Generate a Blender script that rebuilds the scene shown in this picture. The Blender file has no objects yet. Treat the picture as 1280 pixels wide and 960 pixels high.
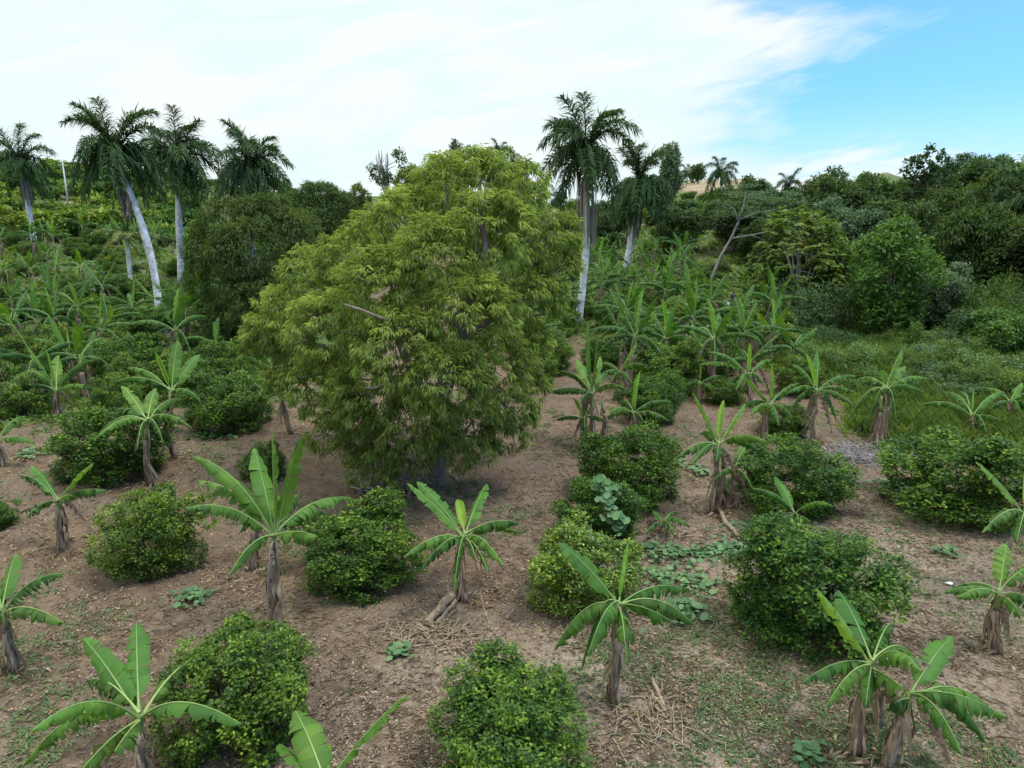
import bpy, math, random
import numpy as np
from mathutils import Vector

R = math.radians
scene = bpy.context.scene
COL = scene.collection
rng = np.random.default_rng(7)
random.seed(7)

# ------------------------------------------------------------------ camera
F = 887.0                      # focal length in pixels of the 1280 px wide photograph
PITCH = R(13.3)
CAMZ = 8.0
cam_data = bpy.data.cameras.new('camera')
cam_data.sensor_width = 36.0
cam_data.lens = 36.0 * F / 1280.0
cam_data.clip_start = 0.1
cam_data.clip_end = 9000.0
cam = bpy.data.objects.new('camera', cam_data)
cam.location = (0, 0, CAMZ)
cam.rotation_euler = (R(90) - PITCH, 0, 0)
COL.objects.link(cam)
scene.camera = cam

# ------------------------------------------------------------------ render / exposure
scene.render.engine = 'CYCLES'
scene.view_settings.view_transform = 'Standard'
scene.view_settings.look = 'None'
scene.view_settings.exposure = 1.12
scene.view_settings.gamma = 1.0
scene.view_settings.use_curve_mapping = False
scene.cycles.max_bounces = 8
scene.cycles.diffuse_bounces = 4
scene.cycles.glossy_bounces = 2
scene.cycles.transmission_bounces = 6
scene.cycles.use_denoising = True

# ------------------------------------------------------------------ sky and sun
SUN_EL, SUN_AZ = R(67), R(100)     # azimuth measured from +Y (view direction) towards +X
world = bpy.data.worlds.new('World')
scene.world = world
world.use_nodes = True
wn, wl = world.node_tree.nodes, world.node_tree.links
wn.clear()
def WN(t, **k):
    n = wn.new(t)
    for a, b in k.items(): setattr(n, a, b)
    return n
def wmath(op, a, b=None, c=None, clamp=False):
    n = WN('ShaderNodeMath', operation=op, use_clamp=clamp)
    for i, x in enumerate((a, b, c)):
        if x is None: continue
        if isinstance(x, (int, float)): n.inputs[i].default_value = x
        else: wl.new(x, n.inputs[i])
    return n.outputs[0]
def wsmooth(x, lo, hi):
    n = WN('ShaderNodeMapRange', interpolation_type='SMOOTHSTEP')
    wl.new(x, n.inputs[0]); n.inputs[1].default_value = lo; n.inputs[2].default_value = hi
    return n.outputs[0]
def wmix(f, a, b):
    n = WN('ShaderNodeMix', data_type='RGBA')
    if isinstance(f, (int, float)): n.inputs[0].default_value = f
    else: wl.new(f, n.inputs[0])
    for i, x in ((6, a), (7, b)):
        if isinstance(x, tuple): n.inputs[i].default_value = (*x, 1)
        else: wl.new(x, n.inputs[i])
    return n.outputs[2]
tc = WN('ShaderNodeTexCoord')
sep = WN('ShaderNodeSeparateXYZ'); wl.new(tc.outputs['Generated'], sep.inputs[0])
az = wmath('MULTIPLY', wmath('ARCTAN2', sep.outputs[0], sep.outputs[1]), 57.29578)
el = wmath('MULTIPLY', wmath('ARCSINE', sep.outputs[2]), 57.29578)
sky = WN('ShaderNodeTexSky', sky_type='NISHITA', sun_disc=False)
sky.sun_elevation = SUN_EL
sky.sun_rotation = SUN_AZ
sky.altitude = 50; sky.air_density = 1.0; sky.dust_density = 1.5; sky.ozone_density = 1.0
tint = WN('ShaderNodeMix', data_type='RGBA', blend_type='MULTIPLY')
tint.inputs[0].default_value = 1.0
wl.new(sky.outputs[0], tint.inputs[6]); tint.inputs[7].default_value = (0.34, 0.79, 1.22, 1)
# paler towards the horizon, where the air is thick
blue = wmix(wmath('MULTIPLY', wsmooth(el, 9.0, 1.0), 0.45), tint.outputs[2], (4.6, 5.3, 5.4))
blue = wmix(0.08, blue, (4.6, 5.0, 5.1))
# streaky high cloud, stretched along the azimuth
comb = WN('ShaderNodeCombineXYZ')
wl.new(wmath('MULTIPLY', az, 0.055), comb.inputs[0])
wl.new(wmath('MULTIPLY_ADD', el, 0.22, wmath('MULTIPLY', az, -0.035)), comb.inputs[1])
n1 = WN('ShaderNodeTexNoise'); n1.inputs['Scale'].default_value = 1.3; n1.inputs['Detail'].default_value = 7; n1.inputs['Roughness'].default_value = 0.62; n1.inputs['Distortion'].default_value = 0.6
wl.new(comb.outputs[0], n1.inputs['Vector'])
n2 = WN('ShaderNodeTexNoise'); n2.inputs['Scale'].default_value = 4.0; n2.inputs['Detail'].default_value = 6; n2.inputs['Distortion'].default_value = 0.8
wl.new(comb.outputs[0], n2.inputs['Vector'])
de = wmath('DIVIDE', wmath('SUBTRACT', el, 12.0), 2.3)
tail = wmath('POWER', 2.718, wmath('MULTIPLY', wmath('MULTIPLY', de, de), -1.0))
edge = wmath('MULTIPLY_ADD', tail, 8.0, 14.5)
off = wmath('MULTIPLY_ADD', n1.outputs[0], 18.0, -9.0)
off2 = wmath('MULTIPLY_ADD', n2.outputs[0], 11.0, -5.5)
clear = wsmooth(wmath('ADD', wmath('SUBTRACT', az, edge), wmath('ADD', off, off2)), -4.5, 6.5)
# low cumulus bank just above the skyline on the right
lowc = wmath('MULTIPLY', wsmooth(wmath('ADD', el, wmath('MULTIPLY_ADD', n2.outputs[0], -7.0, 3.5)), 5.0, 2.2), wsmooth(n1.outputs[0], 0.30, 0.52))
clear = wmath('MULTIPLY', clear, wmath('SUBTRACT', 1.0, wmath('MULTIPLY', lowc, 0.85)))
# clouds: a little cyan shows through the thin veil
veil = wsmooth(n1.outputs[0], 0.36, 0.64)
cloud0 = wmix(veil, (3.85, 4.55, 4.65), (4.5, 4.7, 4.75))
# the overcast is brighter overhead than near the horizon
zen = wmath('MULTIPLY_ADD', wsmooth(el, 18.0, 50.0), 1.85, 1.0)
vm = WN('ShaderNodeVectorMath', operation='SCALE'); wl.new(cloud0, vm.inputs[0]); wl.new(zen, vm.inputs[3])
cloud = vm.outputs[0]
col = wmix(clear, cloud, blue)
bg = WN('ShaderNodeBackground'); bg.inputs['Strength'].default_value = 0.1
wl.new(col, bg.inputs[0])
wo = WN('ShaderNodeOutputWorld'); wl.new(bg.outputs[0], wo.inputs[0])

sl = bpy.data.lights.new('sun', 'SUN')
sl.energy = 1.6
sl.angle = R(18)
sl.color = (1.0, 0.95, 0.86)
so = bpy.data.objects.new('sun', sl)
sv = Vector((math.sin(SUN_AZ) * math.cos(SUN_EL), math.cos(SUN_AZ) * math.cos(SUN_EL), math.sin(SUN_EL)))
so.rotation_euler = (-sv).to_track_quat('-Z', 'Y').to_euler()
so.location = (0, 0, 60)
COL.objects.link(so)

# ------------------------------------------------------------------ helpers: projection, terrain
CP, SP = math.cos(PITCH), math.sin(PITCH)
def ray(u, v):
    x = (u - 640.0) / F; up = -(v - 480.0) / F
    return np.array([x, CP + up * SP, -SP + up * CP])
def project(p):
    x, y, z = p[0], p[1], p[2] - CAMZ
    d = y * CP - z * SP
    return 640 + F * x / d, 480 - F * (y * SP + z * CP) / d, d

RU = np.array([-700, -200, 0, 90, 230, 440, 640, 720, 790, 860, 930, 970, 1040, 1105, 1160, 1280, 1600, 2100.])
RV = np.array([224, 224, 226, 223, 236, 246, 248, 262, 250, 225, 224, 243, 240, 222, 236, 240, 240, 240.])
RD = np.array([250, 240, 235, 240, 245, 260, 260, 260, 230, 215, 215, 240, 380, 420, 380, 260, 260, 260.])
RX = (RU - 640.0) / F / (CP + 0.27 * SP)
RE = np.tan(np.arctan(-(RV - 480.0) / F) - PITCH)
def sstep(t):
    t = np.clip(t, 0, 1); return t * t * (3 - 2 * t)
def wob(x, y, s, k=0.0):
    return (np.sin(x * s + 1.3 + k) * np.cos(y * s * 1.17 + 0.4 + 2 * k) + 0.6 * np.sin(x * s * 2.3 + y * s * 1.7 + k) + 0.4 * np.cos(x * s * 4.1 - y * s * 3.7 + 1 + k))
def H(x, y):
    x = np.asarray(x, float); y = np.asarray(y, float)
    r = np.hypot(x, y) + 1e-6
    xr = np.where(y > 0.05 * r, x / np.maximum(y, 0.05 * r), np.sign(x) * 20)
    e = np.interp(xr, RX, RE); D = np.interp(xr, RX, RD)
    zr = CAMZ + e * np.hypot(D, 0)
    fwd = sstep((y / r + 0.1) / 0.5)
    t = np.clip((r - 52) / (D - 52), 0, 1)
    up = zr * (0.55 * t * t * (3 - 2 * t) + 0.45 * t) * fwd
    down = 1 - 0.9 * sstep((r - D) / 700.0)
    b = 0.045 * wob(x, y, 0.55) + 0.12 * wob(x, y, 0.12, 1.0) * sstep((r - 4) / 20)
    hb = 0.55 * wob(x, y, 0.035, 2.0) * sstep((r - 70) / 80)
    return np.where(r > D, up * down, up) + b + hb * np.where(r > D, down, 1)
def ground(u, v, far=900.0):
    d = ray(u, v); t = 4.0
    while t < far:
        p = d * t
        if CAMZ + p[2] <= float(H(p[0], p[1])):
            lo, hi = t / 1.015 - 0.1, t
            for _ in range(18):
                m = (lo + hi) / 2; q = d * m
                if CAMZ + q[2] <= float(H(q[0], q[1])): hi = m
                else: lo = m
            q = d * hi
            return np.array([q[0], q[1], float(H(q[0], q[1]))])
        t = t * 1.015 + 0.05
    q = d * far
    return np.array([q[0], q[1], float(H(q[0], q[1]))])
def at_depth(u, v, y):
    d = ray(u, v); t = y / d[1]
    return np.array([d[0] * t, y, CAMZ + d[2] * t])
def at_range(u, dist):
    """ground point in the column of pixel u at a given distance"""
    x = (u - 640.0) / F / (CP + 0.2 * SP)
    y = dist / math.hypot(1, x)
    return np.array([x * y, y, float(H(x * y, y))])
def nrm(a):
    a = np.asarray(a, float)
    return a / (np.linalg.norm(a, axis=-1, keepdims=True) + 1e-9)

# ------------------------------------------------------------------ helpers: objects
def tag(o, label=None, cat=None, group=None, kind=None):
    if label: o['label'] = label
    if cat: o['category'] = cat
    if group: o['group'] = group
    if kind: o['kind'] = kind
    return o
def empty(name, loc, label, cat, group=None, rz=0.0):
    o = bpy.data.objects.new(name, None)
    o.empty_display_size = 0.2
    o.location = loc; o.rotation_euler = (0, 0, rz)
    COL.objects.link(o)
    return tag(o, label, cat, group)
def link(name, me, parent=None, loc=None):
    o = bpy.data.objects.new(name, me)
    COL.objects.link(o)
    if parent: o.parent = parent
    if loc is not None: o.location = loc
    return o
def copy_tree(root, loc, rz=0.0, scale=None, label=None, group=None):
    r = root.copy(); COL.objects.link(r)
    r.location = loc; r.rotation_euler = (0, 0, rz)
    if scale is not None: r.scale = scale
    if label: r['label'] = label
    if group: r['group'] = group
    for ch in root.children:
        c = ch.copy(); COL.objects.link(c); c.parent = r
        for g in ch.children:
            d = g.copy(); COL.objects.link(d); d.parent = c
    return r

class MB:
    """collects geometry for one mesh"""
    def __init__(s): s.v = []; s.f = []; s.m = []; s.t = []; s.n = 0
    def add(s, verts, faces, mat=0, tint=0.5):
        verts = np.asarray(verts, float)
        s.v.append(verts)
        for f in faces: s.f.append(tuple(i + s.n for i in f)); s.m.append(mat)
        s.t.append(np.full(len(verts), tint) if np.isscalar(tint) else np.asarray(tint))
        s.n += len(verts)
    def tube(s, pts, rad, seg=8, mat=0, cap=True, rough=0.0, tint=0.5, rg=None):
        pts = np.asarray(pts, float); n = len(pts)
        rad = np.full(n, rad) if np.isscalar(rad) else np.asarray(rad, float)
        T = nrm(np.gradient(pts, axis=0))
        ref = np.array([1.0, 0.2, 0.1]) if abs(T[0][2]) > 0.7 else np.array([0.05, 0.1, 1.0])
        V = []
        for i in range(n):
            a = nrm(np.cross(T[i], ref)); b = np.cross(T[i], a)
            for k in range(seg):
                th = 2 * math.pi * k / seg
                rr = rad[i] * (1 + (rg or rng).uniform(-rough, rough))
                V.append(pts[i] + rr * (a * math.cos(th) + b * math.sin(th)))
        Fc = []
        for i in range(n - 1):
            for k in range(seg):
                k2 = (k + 1) % seg
                Fc.append((i * seg + k, i * seg + k2, (i + 1) * seg + k2, (i + 1) * seg + k))
        if cap:
            Fc.append(tuple(range(seg - 1, -1, -1))); Fc.append(tuple(range((n - 1) * seg, n * seg)))
        s.add(V, Fc, mat, tint)
    def mesh(s, name, mats, smooth=True):
        me = bpy.data.meshes.new(name)
        V = np.concatenate(s.v) if s.v else np.zeros((0, 3))
        me.from_pydata(V.tolist(), [], s.f)
        for m in mats: me.materials.append(m)
        if len(mats) > 1: me.polygons.foreach_set('material_index', np.array(s.m, np.int32))
        if smooth: me.polygons.foreach_set('use_smooth', np.ones(len(s.f), bool))
        a = me.attributes.new('tint', 'FLOAT', 'POINT')
        a.data.foreach_set('value', np.concatenate(s.t).astype(np.float32))
        me.update()
        return me
def tri_mesh(name, V, tris, tint, mats, mi=None):
    me = bpy.data.meshes.new(name)
    nv, nt = len(V), len(tris)
    me.vertices.add(nv); me.vertices.foreach_set('co', np.asarray(V, np.float32).ravel())
    me.loops.add(nt * 3); me.loops.foreach_set('vertex_index', np.asarray(tris, np.int32).ravel())
    me.polygons.add(nt)
    me.polygons.foreach_set('loop_start', np.arange(0, nt * 3, 3, dtype=np.int32))
    me.polygons.foreach_set('loop_total', np.full(nt, 3, np.int32))
    for m in mats: me.materials.append(m)
    if mi is not None: me.polygons.foreach_set('material_index', np.asarray(mi, np.int32))
    a = me.attributes.new('tint', 'FLOAT', 'POINT')
    a.data.foreach_set('value', np.asarray(tint, np.float32))
    me.update(calc_edges=True); me.validate()
    return me
def leaves(P, D, N, L, W, bend=0.15, fold=0.12):
    """folded lance leaves: 4 vertices and 2 triangles each"""
    P = np.asarray(P, float); n = len(P)
    D = nrm(D); S = nrm(np.cross(D, N)); N = nrm(np.cross(S, D))
    L = np.broadcast_to(np.asarray(L, float), (n,))[:, None]; W = np.broadcast_to(np.asarray(W, float), (n,))[:, None]
    M = P + D * L * 0.45
    V = np.stack([P, M + S * W * 0.5 + N * W * fold, P + D * L * (1 - bend * 0.3) - N * L * bend, M - S * W * 0.5 + N * W * fold], 1).reshape(-1, 3)
    i = np.arange(n)[:, None] * 4
    T = np.concatenate([i + np.array([[0, 1, 2]]), i + np.array([[0, 2, 3]])], 1).reshape(-1, 3)
    return V, T
def rdir(n, g):
    return nrm(g.normal(size=(n, 3)))

# ------------------------------------------------------------------ materials
def new_mat(name):
    m = bpy.data.materials.new(name); m.use_nodes = True
    m.node_tree.nodes.clear()
    return m, m.node_tree.nodes, m.node_tree.links
def mixrgb(nt, f, a, b, blend='MIX'):
    n = nt.nodes.new('ShaderNodeMix'); n.data_type = 'RGBA'; n.blend_type = blend
    for i, x in ((0, f), (6, a), (7, b)):
        if isinstance(x, tuple): n.inputs[i].default_value = (*x, 1)
        elif isinstance(x, (int, float)): n.inputs[i].default_value = x
        else: nt.links.new(x, n.inputs[i])
    return n.outputs[2]
def leaf_mat(name, dark, light, trans=0.35, rough=0.45, spec=0.35, glow=(1.5, 1.35, 0.5), var=0.25, scale=3.0):
    m, N, Lk = new_mat(name)
    at = N.new('ShaderNodeAttribute'); at.attribute_name = 'tint'
    oi = N.new('ShaderNodeObjectInfo')
    geo = N.new('ShaderNodeNewGeometry')
    no = N.new('ShaderNodeTexNoise'); no.inputs['Scale'].default_value = scale; no.inputs['Detail'].default_value = 3
    Lk.new(geo.outputs['Position'], no.inputs['Vector'])
    ad = N.new('ShaderNodeMath'); ad.operation = 'MULTIPLY_ADD'; ad.use_clamp = True
    Lk.new(no.outputs[0], ad.inputs[0]); ad.inputs[1].default_value = var * 2
    sb = N.new('ShaderNodeMath'); sb.operation = 'SUBTRACT'; Lk.new(at.outputs['Fac'], sb.inputs[0]); sb.inputs[1].default_value = var
    Lk.new(sb.outputs[0], ad.inputs[2])
    c = mixrgb(m.node_tree, ad.outputs[0], dark, light)
    hs = N.new('ShaderNodeHueSaturation')
    mr = N.new('ShaderNodeMapRange'); Lk.new(oi.outputs['Random'], mr.inputs[0]); mr.inputs[3].default_value = 0.485; mr.inputs[4].default_value = 0.515
    Lk.new(mr.outputs[0], hs.inputs['Hue'])
    mr2 = N.new('ShaderNodeMapRange'); Lk.new(oi.outputs['Random'], mr2.inputs[0]); mr2.inputs[3].default_value = 1.15; mr2.inputs[4].default_value = 0.85
    Lk.new(mr2.outputs[0], hs.inputs['Value'])
    Lk.new(c, hs.inputs['Color'])
    p = N.new('ShaderNodeBsdfPrincipled'); Lk.new(hs.outputs[0], p.inputs['Base Color'])
    p.inputs['Roughness'].default_value = rough; p.inputs['Specular IOR Level'].default_value = spec
    tr = N.new('ShaderNodeBsdfTranslucent')
    tcx = mixrgb(m.node_tree, 1.0, hs.outputs[0], glow, 'MULTIPLY'); Lk.new(tcx, tr.inputs['Color'])
    mx = N.new('ShaderNodeMixShader'); mx.inputs[0].default_value = trans
    Lk.new(p.outputs[0], mx.inputs[1]); Lk.new(tr.outputs[0], mx.inputs[2])
    o = N.new('ShaderNodeOutputMaterial'); Lk.new(mx.outputs[0], o.inputs[0])
    return m
def bark_mat(name, a, b, c=None, scale=6.0, stretch=(1, 1, 0.25), rough=0.9, bump=0.5):
    m, N, Lk = new_mat(name)
    tcn = N.new('ShaderNodeTexCoord'); mp = N.new('ShaderNodeMapping'); mp.inputs['Scale'].default_value = stretch
    Lk.new(tcn.outputs['Object'], mp.inputs[0])
    no = N.new('ShaderNodeTexNoise'); no.inputs['Scale'].default_value = scale; no.inputs['Detail'].default_value = 6; no.inputs['Roughness'].default_value = 0.65
    Lk.new(mp.outputs[0], no.inputs['Vector'])
    cr = N.new('ShaderNodeValToRGB'); e = cr.color_ramp.elements
    e[0].position = 0.34; e[0].color = (*a, 1); e[1].position = 0.66; e[1].color = (*b, 1)
    if c: x = e.new(0.56); x.color = (*c, 1)
    Lk.new(no.outputs[0], cr.inputs[0])
    p = N.new('ShaderNodeBsdfPrincipled'); Lk.new(cr.outputs[0], p.inputs['Base Color']); p.inputs['Roughness'].default_value = rough
    p.inputs['Specular IOR Level'].default_value = 0.2
    bm = N.new('ShaderNodeBump'); bm.inputs['Strength'].default_value = bump; bm.inputs['Distance'].default_value = 0.03
    Lk.new(no.outputs[0], bm.inputs['Height']); Lk.new(bm.outputs[0], p.inputs['Normal'])
    o = N.new('ShaderNodeOutputMaterial'); Lk.new(p.outputs[0], o.inputs[0])
    return m

M = {}
M['banana'] = leaf_mat('banana_leaf_green', (0.030, 0.082, 0.018), (0.125, 0.25, 0.04), 0.40, 0.55, 0.2, (1.7, 1.5, 0.4), 0.18, 1.2)
M['banana_young'] = leaf_mat('banana_leaf_young', (0.16, 0.33, 0.05), (0.28, 0.46, 0.07), 0.45, 0.45, 0.35, (1.3, 1.2, 0.5), 0.15, 2.0)
M['midrib'] = leaf_mat('banana_midrib', (0.14, 0.235, 0.055), (0.27, 0.35, 0.11), 0.1, 0.5, 0.3)
M['dry_leaf'] = leaf_mat('dry_banana_leaf', (0.125, 0.083, 0.055), (0.40, 0.30, 0.21), 0.15, 0.85, 0.1, (1.2, 1.0, 0.7), 0.3, 4.0)
M['pseudostem'] = bark_mat('banana_pseudostem', (0.085, 0.06, 0.045), (0.40, 0.33, 0.25), (0.22, 0.165, 0.12), 9.0, (1.6, 1.6, 0.22))
M['stem_green'] = bark_mat('banana_stem_green', (0.10, 0.16, 0.04), (0.24, 0.30, 0.10), (0.15, 0.17, 0.06), 7.0, (1.5, 1.5, 0.2), 0.6, 0.2)
M['log'] = bark_mat('fallen_banana_stem', (0.16, 0.115, 0.075), (0.46, 0.36, 0.25), (0.30, 0.22, 0.14), 10.0, (1.5, 1.5, 1.5))
M['citrus'] = leaf_mat('citrus_foliage', (0.022, 0.062, 0.012), (0.21, 0.33, 0.03), 0.28, 0.5, 0.22, (1.6, 1.4, 0.4), 0.10, 2.0)
M['citrus_yellow'] = leaf_mat('citrus_foliage_yellowish', (0.05, 0.11, 0.015), (0.32, 0.42, 0.035), 0.25, 0.36, 0.45, (1.5, 1.3, 0.4), 0.12, 2.0)
M['twig'] = bark_mat('twig_bark', (0.05, 0.04, 0.03), (0.16, 0.13, 0.10))
M['bigtree'] = leaf_mat('willowy_tree_foliage', (0.13, 0.19, 0.045), (0.36, 0.44, 0.125), 0.5, 0.6, 0.12, (1.3, 1.22, 0.6), 0.16, 0.9)
M['bigbark'] = bark_mat('grey_bark', (0.11, 0.085, 0.068), (0.30, 0.255, 0.21), (0.19, 0.155, 0.125), 7.0)
M['mango'] = leaf_mat('dark_mango_foliage', (0.032, 0.066, 0.020), (0.105, 0.165, 0.042), 0.3, 0.6, 0.18, (1.5, 1.3, 0.5), 0.14, 0.8)
M['dark'] = leaf_mat('dark_forest_foliage', (0.030, 0.061, 0.023), (0.11, 0.175, 0.054), 0.3, 0.6, 0.2, (1.4, 1.3, 0.5), 0.16, 0.6)
M['midgreen'] = leaf_mat('mid_green_foliage', (0.048, 0.095, 0.024), (0.165, 0.25, 0.05), 0.35, 0.6, 0.2, (1.5, 1.3, 0.5), 0.18, 0.6)
M['bright'] = leaf_mat('bright_green_foliage', (0.045, 0.105, 0.020), (0.15, 0.27, 0.045), 0.35, 0.5, 0.3, (1.4, 1.3, 0.5), 0.16, 0.8)
M['yellowgreen'] = leaf_mat('yellow_green_foliage', (0.095, 0.155, 0.020), (0.28, 0.37, 0.05), 0.3, 0.5, 0.3, (1.3, 1.2, 0.5), 0.2, 0.8)
M['greygreen'] = leaf_mat('grey_green_foliage', (0.065, 0.115, 0.055), (0.19, 0.26, 0.13), 0.3, 0.55, 0.3, (1.3, 1.3, 0.7), 0.16, 0.7)
M['orange'] = leaf_mat('orange_old_leaf', (0.30, 0.13, 0.035), (0.42, 0.22, 0.07), 0.3, 0.6, 0.2, (1.2, 1.0, 0.6), 0.2, 1.0)
M['palm'] = leaf_mat('palm_frond_green', (0.024, 0.055, 0.020), (0.085, 0.14, 0.042), 0.25, 0.55, 0.12, (1.4, 1.3, 0.6), 0.2, 0.5)
M['palm_yellow'] = leaf_mat('palm_frond_yellowing', (0.08, 0.12, 0.03), (0.28, 0.30, 0.08), 0.3, 0.5, 0.3, (1.3, 1.2, 0.5), 0.2, 0.5)
M['palm_dry'] = leaf_mat('palm_frond_dry', (0.13, 0.105, 0.085), (0.34, 0.29, 0.245), 0.1, 0.9, 0.1, (1, 1, 1), 0.3, 0.8)
M['palmtrunk'] = bark_mat('pale_palm_trunk', (0.32, 0.30, 0.28), (0.78, 0.76, 0.74), (0.66, 0.64, 0.62), 2.6, (1, 1, 0.9), 0.9, 0.25)
M['palmshaft'] = bark_mat('palm_crownshaft', (0.06, 0.12, 0.035), (0.13, 0.21, 0.06), None, 2.0, (1, 1, 0.2), 0.45, 0.05)
M['pumpkin'] = leaf_mat('pumpkin_leaf', (0.052, 0.115, 0.045), (0.15, 0.25, 0.095), 0.2, 0.6, 0.25, (1.3, 1.3, 0.6), 0.15, 2.0)
M['weed'] = leaf_mat('weed_leaf', (0.055, 0.105, 0.040), (0.16, 0.23, 0.085), 0.25, 0.6, 0.25, (1.4, 1.3, 0.5), 0.2, 0.7)
M['grass'] = leaf_mat('tall_grass', (0.10, 0.17, 0.045), (0.29, 0.37, 0.11), 0.3, 0.6, 0.25, (1.3, 1.3, 0.5), 0.25, 0.25)
M['litter'] = leaf_mat('dry_leaf_litter', (0.085, 0.055, 0.038), (0.40, 0.31, 0.215), 0.1, 0.85, 0.1, (1.1, 1, 0.8), 0.15, 3.0)
M['straw'] = leaf_mat('dry_straw', (0.16, 0.115, 0.07), (0.44, 0.35, 0.235), 0.1, 0.85, 0.1, (1.1, 1, 0.8), 0.2, 1.0)
M['deadwood'] = bark_mat('dead_grey_wood', (0.14, 0.125, 0.115), (0.42, 0.39, 0.36), (0.28, 0.255, 0.235), 8.0)
def plain(name, col, rough=0.7):
    m, N, Lk = new_mat(name)
    no = N.new('ShaderNodeTexNoise'); no.inputs['Scale'].default_value = 3.0; no.inputs['Detail'].default_value = 5
    tcn = N.new('ShaderNodeTexCoord'); Lk.new(tcn.outputs['Object'], no.inputs['Vector'])
    c = mixrgb(m.node_tree, no.outputs[0], tuple(x * 0.75 for x in col), tuple(min(1, x * 1.2) for x in col))
    p = N.new('ShaderNodeBsdfPrincipled'); Lk.new(c, p.inputs['Base Color']); p.inputs['Roughness'].default_value = rough
    o = N.new('ShaderNodeOutputMaterial'); Lk.new(p.outputs[0], o.inputs[0])
    return m

# ------------------------------------------------------------------ ground sheet
def zones(x, y):
    """how much green cover, straw, red earth the ground itself carries"""
    r = np.hypot(x, y); az_ = np.degrees(np.arctan2(x, y))
    n_ = wob(x, y, 0.23, 3.0) * 0.35 + wob(x, y, 0.6, 4.0) * 0.25
    right = sstep((az_ - 19 + 4 * wob(x, y, .15, 5.)) / 6) * sstep((r - 25 - 0.5 * np.maximum(0, 30 - az_) - 2 * n_) / 5)
    green = np.clip(right * 0.95, 0, 1)
    green = np.maximum(green, sstep((r - 75) / 60) * (0.75 + 0.35 * n_))
    left = sstep((-az_ - 9) / 6) * sstep((r - 27) / 12) * (0.80 + 0.5 * n_)
    green = np.maximum(green, left)
    green = np.maximum(green, sstep((r - 40) / 14) * sstep((az_ + 6) / 5) * (0.72 + 0.55 * n_))
    green = np.maximum(green, np.clip(n_ - 0.25, 0, 1) * 0.35)
    bare = np.zeros_like(r)                                    # dry brown flank of the hill on the right
    dd = ((az_ - 16.2) / 3.4) ** 2 + ((r - 190) / 42) ** 2
    bare = np.maximum(bare, sstep(1.7 - dd + 0.5 * n_))
    dd = ((az_ + 31.1) / 0.45) ** 2 + ((r - 165) / 20) ** 2
    bare = np.maximum(bare, sstep(1.4 - dd + 0.8 * n_))
    dd = ((az_ - 4.0) / 1.6) ** 2 + ((r - 200) / 40) ** 2
    bare = np.maximum(bare, sstep(1.4 - dd + 0.5 * n_))
    gold = sstep((r - 330) / 40) * sstep((az_ - 20) / 3)
    straw = sstep((az_ + 6) / 14) * sstep((26 - r) / 8) * (0.65 + 0.6 * n_)
    straw = np.maximum(straw, sstep((17 - r) / 5) * (0.35 + 0.5 * n_))
    straw = np.maximum(straw, np.maximum(bare, gold))
    green = green * (1 - bare) * (1 - 0.6 * gold)
    return np.clip(green, 0, 1), np.clip(straw, 0, 1), bare
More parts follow.
